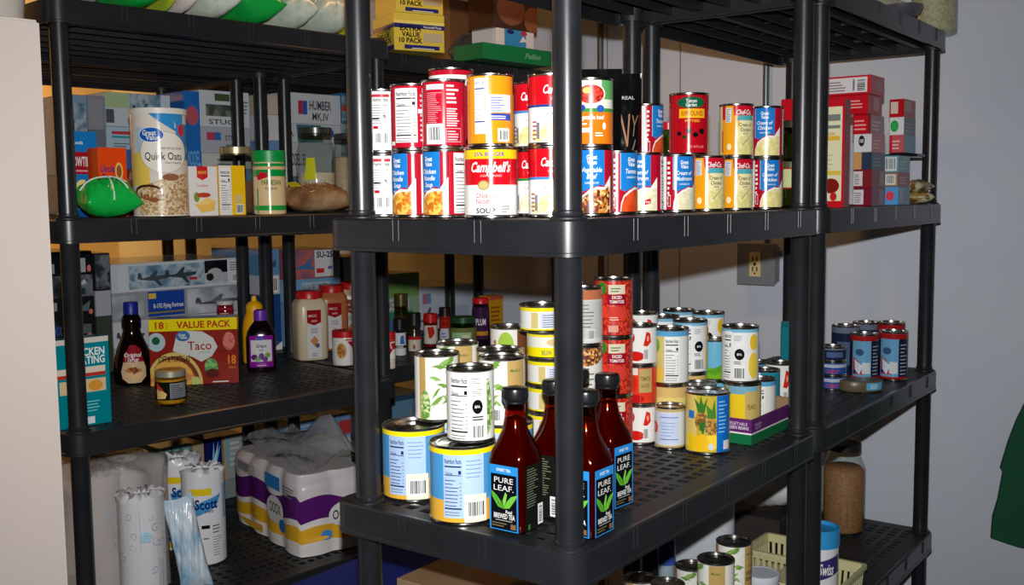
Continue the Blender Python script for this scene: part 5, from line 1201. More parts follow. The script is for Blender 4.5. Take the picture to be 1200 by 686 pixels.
# taco box
TACO = [R(0, 0, 1, 1, (140, 34, 24)), R(0, .82, 1, 1, (232, 212, 10)), T('18', .12, .91, .10, (180, 60, 20), w=.10, b=.03), *LN(.195, .86, .215, .96, 3, (180, 60, 20), 3), T('VALUE PACK', .62, .91, .10, (180, 50, 20), w=.62, b=.03), R(.85, .0, 1, .82, (140, 36, 24)), E(.08, .66, .10, .14, (176, 196, 200), 30), E(.075, .68, .045, .06, (30, 90, 60)),
        P([(.26, .52), (.30, .72), (.42, .82), (.60, .80), (.72, .70), (.77, .56), (.70, .42), (.58, .34), (.48, .42), (.38, .46)], (206, 206, 200)), E(.38, .74, .08, .08, (60, 110, 160)), T('Great', .37, .76, .04, WHT, w=.08), T('Value', .385, .72, .04, WHT, w=.08), T('Taco', .565, .59, .13, (160, 30, 24), w=.27, b=.01), T('dinner kit', .62, .49, .03, (130, 170, 140), w=.12),
        E(.27, .0, .32, .50, (210, 190, 110), 34), P([(-.0, .0), (.0, .0)], WHT) if 0 else R(0, 0, .001, .001, WHT), E(.27, .0, .29, .44, (130, 60, 40), 34), E(.24, .05, .26, .34, mottle([(220, 160, 30), (190, 120, 20), (236, 200, 80)], 60)), T('SOFT & TORTILLAS', .27, .40, .09, (60, 40, 20), w=.36, b=.02), E(.51, .04, .05, .08, (190, 200, 110)),
        E(.69, .26, .075, .13, mottle([(60, 130, 40), (110, 180, 70), (30, 90, 30)], 120)), E(.70, .16, .08, .07, (90, 24, 20)), *LN(.70, .02, .98, .06, 1, (230, 226, 220), 3), E(.90, .64, .07, .14, mottle([(150, 40, 20), (200, 80, 50), (120, 30, 20)], 120)), T('18', .93, .36, .13, (226, 130, 30), w=.09, b=.02), T('SHELLS', .93, .24, .03, (226, 130, 30), w=.08), R(.80, .49, 1, .5, (110, 24, 18))]
TACO = [q for q in TACO if not (q[0] == 'p' and len(q[1]) < 3)]
tb_ = carton(177, 280, 375, zl, dep(177, 453, zl), rad(48.5), .07, (140, 34, 24), {'front': TACO, 'right': [R(0, 0, 1, 1, (60, 50, 34)), R(.1, .8, .9, .95, (110, 40, 30)), E(.5, .5, .3, .2, (130, 140, 130)), *LN(.2, .05, .8, .3, 4, (90, 110, 80), 3)], 'top': [R(0, 0, 1, 1, (70, 60, 30))]}, 'red taco dinner carton with yellow value pack band', name='taco_kit_box', h=.178)
# salsa jar
sj = jar(201, dep(201, 477, zl)+.036, zl, .0365, .085, mat((196, 190, 170), .3, .6), mat((206, 160, 40), .4), clear((244, 230, 190)), 'short yellow cheese dip jar with black label before the taco carton', 'jar', neck=.92, lid_h=.014, fillh=.9, shoulder=.78,
    labelops=[R(0, 0, 1, 1, (20, 20, 18)), R(.49, .1, .68, .92, (130, 132, 136)), *LN(.5, .15, .66, .88, 7, (60, 60, 64), 3, .4), P([(.34, .8), (.46, .35), (.44, .1), (.34, .05)], (230, 190, 120)), P([(.34, .98), (.42, .6), (.40, .5), (.34, .6)], (190, 60, 40))], lab=(.18, .70))
bm = bmesh.new(); lathe(bm, [(0, .0842), (.030, .0842), (.030, .0857), (0, .0857)], 32); link_mesh('lid_print', finish(bm, 'lid_print', [mat((230, 150, 20), .4)], 30), sj)
# small red and white jar beyond
x, y = cpt(csolve(267, .22, zl), .22)
jar(266, 3.12, zl, .024, .192, mat((200, 196, 190), .4), mat((130, 24, 34), .4), mat((150, 30, 40), .1, 0, .5, .5), 'red spice bottle with white lid peeking above the taco carton', 'jar', neck=.95, name='spice_bottle', lid_h=.01, labelops=[R(0, 0, 1, 1, (150, 30, 40)), *LN(.4, .75, .6, .93, 2, (226, 200, 200), 3)], lab=(.3, .9))
def bottle(px, d, z0, prof, cap, ma, capma, label, name, ops=None, lab=None, lr=None, cat='bottle', group=None, sq=None, flat=1, extra=None, capn='cap', rr=None, u=.5, labc=WHT, k=1):
    prof = [(a*k, b*k) for a, b in prof]; cap = [(a*k, b*k) for a, b in cap]
    if lab: lab = (lab[0]*k, lab[1]*k); lr = (lr[0]*k, lr[1]*k)
    x, y = free(px, d, rr or max(p[0] for p in prof)*(.8 if flat < 1 else 1), z0, z0+max(p[1] for p in cap))
    root = empty(name, (x, y, z0), ANG(x, y)+rad((.5-u)*360)); props(root, label, cat, group)
    bm = bmesh.new(); lathe(bm, prof, 40, power=sq)
    for v in bm.verts: v.co.y *= flat
    link_mesh('bottle_body', finish(bm, 'bottle_body', [ma], 50), root)
    bm = bmesh.new(); lathe(bm, cap, 32); link_mesh(capn, finish(bm, capn, [capma], 45), root)
    if ops:
        bm = bmesh.new(); sl = []; a, b = lab; w_ = lr[0]*2
        def f(X, Y, o_):
            xx = X-w_/2; r_ = lr[1]; k = math.sqrt(max(0, 1-min(1, abs(xx/r_))**(sq or 2)))if not sq else (max(0, 1-abs(xx/r_)**sq))**(1/sq)
            return (xx, -(r_*k)*flat-.0006-o_, a+Y)
        art([R(0, 0, 1, 1, labc)]+ops if labc else ops, w_, b-a, f, bm, sl, step=w_/14)
        link_mesh('label', finish(bm, 'label', sl, 50), root)
    return root
# syrup
bottle(157, dep(157, 451, zl)+.03, zl, [(0, .001), (.038, .001), (.042, .006), (.043, .03), (.040, .06), (.033, .085), (.024, .108), (.018, .126), (.0215, .135), (.0215, .150), (.018, .157), (.014, .162), (0, .163)], [(.0145, .160), (.0165, .161), (.0165, .186), (.0145, .189), (0, .189)],
       mat((16, 8, 6), .12), mat((20, 34, 140), .4), 'dark syrup bottle with tan pancake label left of the taco carton', 'syrup_bottle',
       [P([(.06, .3), (.1, .12), (.3, 0), (.75, 0), (.95, .15), (.95, .4), (.72, .9), (.6, 1), (.42, 1), (.25, .8)], (214, 180, 140)), P([(.2, .72), (.12, .55), (.88, .55), (.78, .9), (.6, 1), (.4, 1)], (150, 20, 40)), T('Original', .5, .74, .11, WHT, w=.62, sh=.2), T('Syrup', .5, .62, .11, WHT, w=.42, sh=.2), E(.5, .33, .3, .06, (190, 120, 60)), E(.5, .2, .36, .08, (226, 190, 130)), P([(.3, .4), (.6, .42), (.7, .3), (.5, .22), (.45, .3)], (130, 70, 30))], (.006, .094), (.030, .043), labc=None, k=1.17)
# mustard
bottle(300, 3.14, zl, [(0, .001), (.031, .001), (.034, .006), (.034, .09), (.031, .115), (.024, .135), (.020, .142)], [(.021, .140), (.0225, .141), (.0225, .158), (.018, .166), (.008, .172), (.006, .185), (0, .187)],
       mat((236, 170, 10), .35), mat((240, 176, 0), .4), 'yellow mustard squeeze bottle behind the purple capped jelly', 'mustard_bottle', flat=.8, k=1.1)
# grape jelly
bottle(307, dep(307, 436, zl)+.025, zl, [(0, .001), (.034, .001), (.037, .006), (.037, .085), (.034, .100), (.026, .114), (.016, .126), (.0140, .130)], [(.0150, .128), (.0165, .129), (.0165, .148), (.0155, .154), (.010, .156), (0, .156)],
       mat((18, 6, 14), .12), mat((110, 44, 170), .4), 'dark grape jelly squeeze bottle with purple cap and label', 'jelly_bottle',
       [R(0, 0, 1, 1, (130, 24, 140)), R(.06, .18, .94, .86, (206, 206, 204)), E(.45, .90, .2, .05, (70, 90, 180)), T('Grape', .5, .68, .12, (60, 30, 80), w=.42, sh=.2), T('Jelly', .5, .54, .06, (90, 90, 90), w=.2), E(.2, .32, .14, .09, (100, 30, 120)), E(.5, .34, .12, .11, (90, 24, 110)), E(.76, .38, .12, .08, (130, 160, 70)), E(.35, .26, .12, .06, (120, 150, 70)), E(.65, .25, .12, .08, (100, 30, 120)), *LN(.3, .04, .9, .1, 1, (220, 190, 220), 3)], (.012, .092), (.029, .037), flat=.62, sq=3, k=1.14)
# big spice jars
g = 'large red capped seasoning jars'
def spice(px, d, ma, lb, u, top=(190, 20, 24)):
    return bottle(px, d, zl, [(0, .001), (.040, .001), (.044, .006), (.044, .15), (.041, .162), (.034, .170), (.033, .172)], [(.034, .170), (.037, .171), (.037, .190), (.035, .193), (0, .193)], ma, mat(top, .35), lb, 'seasoning_jar',
        [R(0, 0, 1, 1, (206, 204, 204)), R(0, .74, 1, 1, (150, 20, 26)), P([(0, .74), (.5, .68), (1, .74)], (150, 20, 26)), T('MCC', .4, .88, .05, (226, 200, 200), w=.6), T('onion', .5, .78, .05, (226, 200, 200), w=.4), T('ONION', .5, .60, .05, (120, 120, 124), w=.5), T('POWDER', .5, .54, .04, (120, 120, 124), w=.5), P([(.2, .36), (.5, .46), (.8, .36), (.5, .24)], (190, 130, 80)), E(.7, .26, .16, .05, (90, 90, 100)), *LN(.3, .04, .8, .12, 2, GRY, 3)], (.008, .142), (.020, .044), cat='jar', group=g, sq=5, u=u, k=1.1)
spice(364, dep(364, 423, zl)+.04, mat((206, 190, 160), .3), 'large seasoning jar of cream powder with red cap, leftmost', .455)
spice(390, dep(390, 415, zl)+.11, mat((176, 104, 60), .3), 'large seasoning jar of orange brown powder with red cap', .47)
spice(413, dep(413, 411, zl)+.16, mat((200, 180, 150), .3), 'large seasoning jar partly behind the front post, right of orange one', .5)
jar(405, dep(405, 430, zl)+.036, zl, .037, .104, mat((190, 20, 24), .35), mat((222, 216, 206), .4), mat((226, 220, 212), .3), 'white tub with red lid and nut picture beside the front post', 'tub', neck=.96, lid_h=.018, name='nut_tub', u=.5, labelops=[R(0, 0, 1, 1, (226, 222, 216)), E(.45, .5, .07, .36, (214, 190, 130)), E(.45, .5, .06, .3, mottle([(150, 90, 30), (196, 130, 60), (120, 70, 24)], 120)), P([(.5, 1), (.6, .6), (.66, .6), (.66, 1)], (190, 30, 40))], lab=(.12, .78))
# small jars on the rear unit and at the corner
g = 'small spice bottles'
def sb(px, d, r, h, capc, bodyc, ops, lb, lab=(.15, .7), lh=.02, name='spice_bottle'):
    return jar(px, d, zl, r, h, mat(capc, .35), None, mat(bodyc, .2), lb, 'bottle', g, neck=.93, lid_h=lh, name=name, labelops=ops, lab=lab, shoulder=.76)
sb(457, dep(457, 434, zl)+.018, .0165, .108, (190, 20, 24), (214, 208, 200), [R(0, .5, 1, 1, (186, 24, 34)), P([(.4, .5), (.5, .2), (.6, .5)], (186, 24, 34)), E(.5, .75, .05, .12, (230, 180, 180)), T('rs', .53, .62, .14, WHT, w=.1)], 'white shaker with red cap nearest the front post', (.3, .8))
sb(469, dep(469, 417, zl)+.02, .019, .115, (18, 18, 20), (30, 30, 34), [R(0, 0, 1, 1, (214, 216, 222)), R(0, .32, 1, .44, (24, 28, 30)), P([(.5, .5), (.62, .5), (.6, .9), (.52, .85)], (60, 110, 190)), T('GRIND', .5, .38, .08, WHT, w=.2)], 'black capped bottle with white and blue label, second from left', (.0, .62), .03)
sb(486, dep(486, 413, zl)+.022, .0205, .125, (22, 24, 20), (40, 34, 24), [R(0, 0, 1, 1, (210, 200, 180)), R(0, .78, 1, 1, (190, 30, 40)), E(.49, .3, .03, .16, (170, 30, 34))], 'black capped pepper bottle with red and cream label', (.02, .40), .035)
sb(505, dep(505, 408, zl)+.022, .0225, .112, (200, 20, 24), (110, 20, 16), [R(0, 0, 1, 1, (216, 206, 196)), P([(.42, .9), (.56, .95), (.6, .6), (.52, .3), (.46, .3)], (190, 40, 34))], 'bright red capped pepper flakes bottle with white label', (.12, .66), .026)
sb(522, dep(522, 406, zl)+.05, .019, .125, (40, 20, 16), (150, 30, 20), [R(0, .5, 1, 1, (170, 36, 24)), R(.36, .02, .6, .6, (200, 200, 210)), T('HOT', .5, .8, .14, (110, 20, 20), w=.2), *LN(.4, .1, .56, .5, 3, (110, 130, 190), 3)], 'dark capped red sauce bottle beside the pickle jar', (.05, .7), .028)
g = None
jar(471, 3.36, zl, .023, .185, mat((90, 84, 50), .3, .6), mat((90, 80, 50), .4), clear((190, 180, 130)), 'jar with dull olive lid rising behind the black capped bottles', 'jar', neck=.86, lid_h=.038)
jar(543, 3.22, zl, .043, .125, mat((40, 80, 50), .35, .3), mat((110, 116, 60), .4), GREENG, 'green pickle jar with pale label on the rear shelf', 'jar', neck=.85, lid_h=.016, labelops=[R(.36, .1, .60, .8, (150, 190, 140)), R(.49, .2, .58, .7, (200, 206, 170))], lab=(.2, .75), labc=(110, 116, 60))
bottle(564, 3.25, zl, [(0, .001), (.024, .001), (.028, .006), (.028, .14), (.024, .158), (.021, .163)], [(.022, .16), (.026, .161), (.026, .176), (.024, .178), (0, .178)], mat((30, 10, 30), .12), mat((190, 24, 30), .35), 'dark purple bottle with red lid on the rear shelf', 'plum_bottle',
       [R(0, 0, 1, 1, (60, 30, 70)), T('PLUM', .5, .55, .2, (226, 216, 230), w=.7, b=.02), R(0, .12, 1, .25, (190, 130, 40))], (.05, .15), (.022, .028))
ccarton(574, 590, 347, zl, .34, .05, (210, 150, 30), {'front': [R(0, .9, 1, 1, (200, 90, 60)), *LN(.1, .3, .9, .8, 5, (150, 90, 30), 3), R(0, 0, 1, .3, (180, 120, 40))]}, 'golden yellow carton right of the plum bottle, rear shelf')

# kits on the lower tier of the back units
ckit(134, 289, (430, 400, 370, 338, 305), .69, .34, zl, ((150, 154, 160), (170, 174, 180), (196, 200, 206), (150, 152, 156), (196, 202, 208)),
     ({}, {'front': [*plane_art(.2, .5, .12, (60, 70, 64))]}, {'front': [T('ARADO 234B', .40, .75, .26, (40, 60, 140), w=.24, b=.03), *LN(.6, .5, .8, .8, 2, (130, 140, 190), 3), *plane_art(.12, .4, .1, (70, 76, 60), (90, 96, 80))]},
      {'front': [R(0, 0, 1, 1, (150, 152, 158)), R(.25, .08, .52, .98, (30, 70, 160)), R(.255, .72, .31, .92, (220, 190, 80)), T('B-17G Flying Fortress', .40, .45, .16, WHT, w=.22, b=.02), R(.25, .18, .52, .24, (150, 130, 60)), R(.0, .1, .22, .9, GREYK), R(.54, .04, .97, .96, GREYK), *plane_art(.78, .42, .18, (80, 82, 88), (104, 106, 112)), T('v', .98, .15, .1, (40, 60, 130), w=.02)]},
      {'front': [R(.04, .05, .98, .95, (206, 210, 216)), R(.12, .1, .68, .9, SEA), R(.68, .1, .86, .9, GREYK), *plane_art(.3, .45, .12, (70, 80, 84)), *plane_art(.5, .5, .12, (60, 70, 80)), R(.68, .5, .86, .95, (20, 22, 26)), E(.76, .45, .06, .22, (180, 180, 184)), E(.72, .35, .03, .14, (30, 34, 36)), R(.56, .3, .62, .4, (190, 50, 50)), *LN(.88, .55, .96, .9, 4, GRY, 3), *BAR(.89, .12, .96, .42, BLK, 4)]}),
     ('grey kit box lowest behind the taco carton', 'grey kit box second from the bottom behind the syrup', 'white kit box with blue lettering just above the taco carton', 'grey kit box with blue bomber title panel and silver aircraft', 'long white kit box with several small pictures, topmost of that stack'))
ckit(115, 133, (430, 370, 340, 296), .69, .3, zl, ((120, 124, 130), (60, 70, 60), (170, 172, 178), (40, 42, 46)), ({}, {}, {}, {'front': [R(.05, .05, .95, .95, DARKK)]}), ('grey kit lowest, left of the long kit stack', 'dark green kit left of the long kit stack', 'pale grey kit left of the long kit stack', 'black kit with grey swirl, top left beside long kits'))
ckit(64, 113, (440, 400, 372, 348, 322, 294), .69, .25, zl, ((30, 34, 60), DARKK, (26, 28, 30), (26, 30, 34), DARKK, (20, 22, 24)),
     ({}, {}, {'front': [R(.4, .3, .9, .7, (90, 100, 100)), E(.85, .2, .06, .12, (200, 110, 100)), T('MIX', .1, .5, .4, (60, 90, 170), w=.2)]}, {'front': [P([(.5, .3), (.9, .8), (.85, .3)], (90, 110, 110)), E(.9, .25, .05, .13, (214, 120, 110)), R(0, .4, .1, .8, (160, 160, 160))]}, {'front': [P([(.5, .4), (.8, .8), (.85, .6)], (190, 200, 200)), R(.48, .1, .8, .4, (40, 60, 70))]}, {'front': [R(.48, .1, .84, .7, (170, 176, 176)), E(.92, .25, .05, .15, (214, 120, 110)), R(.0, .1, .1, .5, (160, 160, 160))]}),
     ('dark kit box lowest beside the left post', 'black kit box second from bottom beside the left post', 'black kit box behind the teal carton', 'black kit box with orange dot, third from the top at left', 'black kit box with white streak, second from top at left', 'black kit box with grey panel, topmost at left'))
RSKY = mottle([(60, 80, 130), (190, 100, 90), (130, 90, 120), (40, 60, 110)], 9, .35, 0, 'NOISE')
ckit(340, 400, (400, 352, 326, 292), .69, .3, zl, ((70, 90, 120), (120, 160, 200), (140, 180, 210), (150, 90, 100)),
     ({}, {}, {'front': [R(0, 0, 1, 1, (110, 160, 200)), R(.25, .35, .8, .85, (170, 190, 206)), T('AH-64 HELICOPTER', .5, .6, .3, (80, 90, 110), w=.5)]},
      {'front': [R(0, 0, .5, 1, RSKY), P([(.0, .35), (.3, .5), (.46, .8), (.42, .5), (.5, .3), (.3, .35)], (60, 110, 170)), R(.5, .05, .86, .97, (216, 214, 216)), T('SU-25', .70, .82, .2, (20, 24, 60), w=.32, b=.03), R(.53, .18, .68, .34, (200, 40, 34)), R(.86, 0, 1, 1, (40, 44, 50)), E(.8, .35, .05, .06, (90, 110, 160))]}),
     ('kit box lowest behind the seasoning jars', 'pale blue kit box behind the seasoning jar caps', 'light blue kit box just above the red seasoning caps', 'kit box with red sky jet art and white title panel'))
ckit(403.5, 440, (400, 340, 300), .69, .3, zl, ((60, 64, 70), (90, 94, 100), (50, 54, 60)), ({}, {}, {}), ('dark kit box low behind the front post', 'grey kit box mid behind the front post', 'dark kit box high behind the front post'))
ckit(308, 330, (400, 345, 322, 292), .69, .3, zl, ((60, 90, 130), (30, 70, 130), (190, 196, 200), (90, 140, 180)), ({'front': [P([(.4, 0), (1, .9), (1, 0)], WHT)]}, {}, {'front': [*BAR(.4, .1, .9, .9, BLK, 3)]}, {'front': [P([(.3, .3), (.8, .6), (.8, .3)], (40, 80, 110))]}), ('blue kit with white corner between thin posts, lower tier', 'dark blue kit between thin posts, lower tier', 'white kit with barcode between thin posts, lower tier', 'sky blue kit between thin posts, lower tier top'))
ckit(450, 492, (400, 372, 347, 320), .69, .3, zl, ((90, 120, 160), (80, 120, 130), (150, 176, 150), (120, 160, 90)), ({}, {'front': [R(0, .2, 1, .8, (70, 110, 160))]}, {'front': [R(0, .4, .7, .9, (200, 204, 200)), T('MODEL', .35, .65, .3, (110, 130, 120), w=.6), R(0, .0, .8, .3, (60, 140, 120))]}, {'front': [R(0, 0, .7, .5, (110, 160, 80))]}), ('blue kit box low behind the spice bottles', 'teal kit box behind the olive lidded jar', 'green and white kit box above the olive lidded jar', 'green striped kit box high on the rear spice shelf'))
ckit(493, 556, (380, 335, ), .69, .3, zl, ((150, 156, 170), (196, 204, 220)), ({}, {'front': [R(.05, .62, .13, .86, (190, 110, 130)), R(.13, .62, .20, .86, (110, 150, 200)), *plane_art(.15, .25, .2, (70, 90, 120)), R(.4, .1, .9, .5, (176, 186, 206))]}), ('grey kit box low behind the red sauce bottle', 'big pale blue kit box behind the pickle jar'))
ckit(558, 640, (380, 330), .69, .3, zl, ((150, 156, 170), (186, 194, 210)), ({}, {}), ('grey kit box low at the far right of the rear shelf', 'pale kit box at the far right of the rear shelf'))
# ------------------------------------------------------------------ left row, lowest visible tier
zb = CZ0-2*CHH
# toilet paper pack: shrink wrapped block with scalloped sides
def tp_pack():
    s0 = csolve(275, -.0, zb); 
    x0, y0 = cpt(.585, .052)
    phi = CANG-rad(10)
    root = empty('toilet_paper_pack', (x0, y0, zb+.001), phi); props(root, 'large pack of toilet rolls in purple, white and yellow wrap', 'pack')
    nx, ny, r = 3, 3, .058; Hh = .105*2
    pts = []
    def sc(xa, ya, xb, yb, n, nx_, ny_):
        o_ = []
        for k in range(n):
            for i in range(8):
                t = (k+i/8)/n; b = math.sin(PI*i/8)*.010
                o_.append((xa+(xb-xa)*t+nx_*b, ya+(yb-ya)*t+ny_*b))
        return o_
    X0, X1, Y0, Y1 = .01, .20, 0, .45
    ol = sc(X0, Y0, X1, Y0, 2, 0, -1)+sc(X1, Y0, X1, Y1, 4, 1, 0)+sc(X1, Y1, X0, Y1, 2, 0, 1)+sc(X0, Y1, X0, Y0, 4, -1, 0)
    cx, cy = (X0+X1)/2, (Y0+Y1)/2
    zs_ = [0, .008, .03, .036, .05, .068, .074, .09, .106, .112, .13, .146, .152, .165, .172, .18, .20, .212, .218]
    bm = bmesh.new(); rings = []
    mats = [mat((226, 222, 216), .3), mat((222, 168, 40), .25), mat((84, 26, 104), .22), mat((206, 200, 200), .3)]
    for z in zs_:
        f = 1 if .012 < z < .20 else (.965 if z > .20 else .97)
        if z > .21: f = .90
        rings.append([bm.verts.new((cx+(a-cx)*f, cy+(b-cy)*f, z+(.012*math.sin(i*.35)*min(1, z/.1)*(z < .2)))) for i, (a, b) in enumerate(ol)])
    n = len(ol)
    for j, (a, b) in enumerate(zip(rings, rings[1:])):
        zz = (zs_[j]+zs_[j+1])/2; mi = 0 if zz < .04 else 1 if zz < .078 else 0 if zz < .084 else 2 if zz < .15 else 3
        for i in range(n):
            f = bm.faces.new((a[i], a[(i+1) % n], b[(i+1) % n], b[i])); f.material_index = mi
    bm.faces.new(rings[0][::-1]); f = bm.faces.new(rings[-1]); f.material_index = 3
    sl = mats
    W, H = X1-X0, .20
    lf = [E(.70, .50, .12, .19, (216, 212, 208)), T('OOOX', .70, .52, .15, (30, 26, 30), w=.16), E(.80, .32, .045, .09, (40, 110, 180)), P([(.1, .10), (.5, .16), (.5, .06), (.3, .03)], (230, 180, 60)), R(.10, .80, .40, .96, (190, 186, 186)),
          *LN(.12, .82, .36, .94, 5, (60, 60, 64), 3, .5), R(.56, .78, .78, .97, (50, 130, 200)), *LN(.82, .76, .98, .92, 4, GRY, 5)]
    art(lf, Y1-Y0, H, lambda X, Y, o_: (X0-.0125-o_, Y1-X, .004+Y), bm, sl)
    rt = [E(.66, .50, .26, .17, (216, 212, 208)), T('OOOX', .66, .5, .13, (30, 26, 30), w=.40), E(.36, .25, .09, .07, (60, 140, 200)), *LN(.02, .45, .5, .48, 1, (226, 220, 230)), E(.2, .22, .2, .03, (236, 186, 70))]
    art(rt, W, H, lambda X, Y, o_: (X0+X, -.0125-o_, .004+Y), bm, sl)
    link_mesh('wrapper', finish(bm, 'wrapper', sl, 60), root)
    # loose film on top
    q = random.Random(5); bm = bmesh.new(); nu = 34; G = []
    for i in range(nu+1):
        row = []
        for j in range(nu+1):
            u, v = i/nu, j/nu
            z = .214+.018*math.sin(u*9+v*4)*math.sin(v*8)+q.uniform(0, .008)+.10*math.exp(-((u-.75)**2*9+(v-.25)**2*14))+.03*v
            row.append(bm.verts.new((X0+.01+(X1-X0-.02)*u, Y0+.01+(Y1-Y0-.02)*v, z+.01)))
        G.append(row)
    for i in range(nu):
        for j in range(nu): bm.faces.new((G[i][j], G[i+1][j], G[i+1][j+1], G[i][j+1]))
    link_mesh('loose_film', finish(bm, 'loose_film', [clear((236, 236, 240), 1.4, .14, .38, (180, 180, 184))], 70), root)
    # rolls showing through
    for i in range(2):
        for j in range(4):
            bm = bmesh.new(); c = (X0+.048+i*.095, Y0+.053+j*.105)
            lathe(bm, [(.018, .12), (.043, .12), (.044, .125), (.044, .207), (.04, .211), (.018, .211), (.018, .12)], 28, c=c)
            link_mesh('paper_roll', finish(bm, 'paper_roll', [mat((216, 212, 208), .8)], 50), root)
    return root
tp = tp_pack()
# roll helper
ROLLP = mat((214, 212, 210), .85)
def roll(px, d, r, h, label, ops, group, name, wrap, lean=0, u=.5, filmtop=True, t=None):
    x, y = free(px, d, r+.002, zb, zb+h)
    root = empty(name, (x, y, zb+.0005), ANG(x, y)+rad((.5-u)*360)); props(root, label, 'paper roll', group)
    bm = bmesh.new(); lathe(bm, [(.02, .001), (r-.004, .001), (r-.002, .004), (r-.002, h-.004), (r-.005, h), (.021, h), (.02, h-.02), (.02, .001)], 44)
    link_mesh('roll', finish(bm, 'roll', [ROLLP], 40), root)
    bm = bmesh.new(); W = 2*PI*r; sl = [wrap]; q = random.Random(int(px))
    lathe(bm, [(r-.006, .0015), (r, .004), (r, h-.002)], 48)
    n = 48; top = [v for v in bm.verts if abs(v.co.z-(h-.002)) < 1e-5]
    top.sort(key=lambda v: math.atan2(v.co.y, v.co.x))
    prev = top
    for k, (f, dz) in enumerate(((1.02, .012), (.80, .018), (.45, .012))):
        cur = [bm.verts.new((v.co.x*f*(1+q.uniform(-.06, .06)), v.co.y*f*(1+q.uniform(-.06, .06)), h+dz+q.uniform(-.006, .006))) for v in top]
        for i in range(n): bm.faces.new((prev[i], prev[(i+1) % n], cur[(i+1) % n], cur[i]))
        prev = cur
    bmesh.ops.recalc_face_normals(bm, faces=bm.faces[:])
    art(ops, W, h-.004, cylmap(r, .002, W), bm, sl, step=W/48, base=3)
    link_mesh('wrapper', finish(bm, 'wrapper', sl, 50), root)
    return root
SCO = [R(.40, .80, .56, .88, (230, 200, 30)), P([(.44, .56), (.60, .66), (.64, .80), (.50, .74), (.42, .68)], (70, 150, 200)), T('Scott', .52, .70, .11, (26, 40, 110), w=.17, b=.03), T('1000', .54, .615, .03, (26, 40, 110), w=.06), R(.48, .42, .54, .46, BLK), *LN(.56, .36, .64, .47, 3, GRY, 3), *LN(.56, .10, .64, .34, 8, GRY, 4, .25), R(.36, .03, .46, .12, (220, 170, 40)), P([(.36, .12), (.36, .34), (.42, .38), (.48, .22), (.44, .10)], (40, 90, 180)), T('S', .40, .24, .14, WHT, w=.04, b=.02), *LN(.49, .3, .55, .34, 1, GRY, 3), R(.66, .5, .7, .9, (120, 170, 200))]
WRP = mat((224, 224, 228), .25)
roll(241, dep(241, 665, zb)+.057, .055, .235, 'upright toilet tissue roll with blue and yellow lettering, nearest', SCO, 'upright tissue rolls', 'tissue_roll', WRP, u=.5)
roll(214, 2.86, .055, .235, 'upright tissue roll with yellow patch behind the nearest tissue roll', SCO, 'upright tissue rolls', 'tissue_roll', WRP, u=.5)
def swirls(seed):
    q = random.Random(seed); o_ = []
    for k in range(9):
        cu, cv = q.uniform(.34, .64), q.uniform(.05, .95); c = (110, 170, 206) if k % 2 else (130, 170, 140); R0 = q.uniform(.02, .035)
        a0 = q.uniform(0, 6)
        for i in range(16):
            a = a0+i*.42; r1 = R0*(1-i/20); r2 = R0*(1-(i+1)/20); a2 = a+.42
            p1 = (cu+r1*math.cos(a), cv+r1*1.4*math.sin(a)); p2 = (cu+r2*math.cos(a2), cv+r2*1.4*math.sin(a2)); w_ = .0022
            p3 = (cu+(r2-w_)*math.cos(a2), cv+(r2-w_)*1.4*math.sin(a2)); p4 = (cu+(r1-w_)*math.cos(a), cv+(r1-w_)*1.4*math.sin(a))
            o_.append(P([p1, p2, p3, p4], c))
    for k in range(5):
        a = 2*PI*k/5+.3; o_.append(E(.52+.022*math.cos(a), .72+.03*math.sin(a), .012, .018, (170, 206, 226)))
    return o_+[R(.60, .1, .604, .5, (140, 150, 160)), R(.49, .6, .493, .97, (180, 196, 206))]
g = 'paper towel rolls'
roll(170, 2.42, .052, .262, 'paper towel roll with blue and green swirls, in front of the clear bag', swirls(4)+swirls(5)+swirls(6), g, 'paper_towel_roll', mat((216, 214, 216), .3), u=.5)
roll(122, 2.55, .048, .275, 'paper towel roll at the left, mostly behind the left post', swirls(9), g, 'paper_towel_roll', mat((206, 200, 196), .3), u=.46)
roll(147, 2.60, .050, .275, 'paper towel roll behind the two nearest towel rolls', swirls(12), g, 'paper_towel_roll', mat((200, 196, 192), .3), u=.5)
# clear bag over towels
def sheet(name, cx, cy, z0, z1_, rx, ry, rz, ma, label, seed, n=56, m=26, openb=True, amp=.008, cat='bag', tie=None):
    q = random.Random(seed); bm = bmesh.new(); rings = []; ph = [q.uniform(0, 6) for _ in range(5)]
    for j in range(m+1):
        t = j/m; ring = []
        z = z0+(z1_-z0)*min(1, t/.7) if t < .7 else z1_+.018*math.sin((t-.7)/.3*PI/2)
        k = 1 if t < .66 else math.cos((t-.66)/.34*PI/2*.98)
        for i in range(n):
            a = 2*PI*i/n; w = 1+amp/.1*(.5*math.sin(a*7+ph[0]+t*5)+.35*math.sin(a*13+ph[1]-t*9)+.25*math.sin(a*23+ph[2]+t*15))*(.4+t)
            pw = 3.2; kk = 1/((abs(math.cos(a))**pw+abs(math.sin(a))**pw)**(1/pw))
            ring.append(bm.verts.new((rx*kk*k*w*math.cos(a), ry*kk*k*w*math.sin(a), z-z0+(.012*math.sin(a*5+ph[3])*math.sin(t*PI) if t > .5 else 0)+q.uniform(-.001, .003)*(t > .6))))
        rings.append(ring)
    for a, b in zip(rings, rings[1:]):
        for i in range(n): bm.faces.new((a[i], a[(i+1) % n], b[(i+1) % n], b[i]))
    bm.faces.new(rings[-1])
    o = link_mesh(name, finish(bm, name, [ma], 70)); o.location = (cx, cy, z0); o.rotation_euler = (0, 0, rz); props(o, label, cat); return o
CLF = clear((250, 246, 244), 1.3, .12, .34, (234, 226, 222))
x, y = cpt(.155, .252)
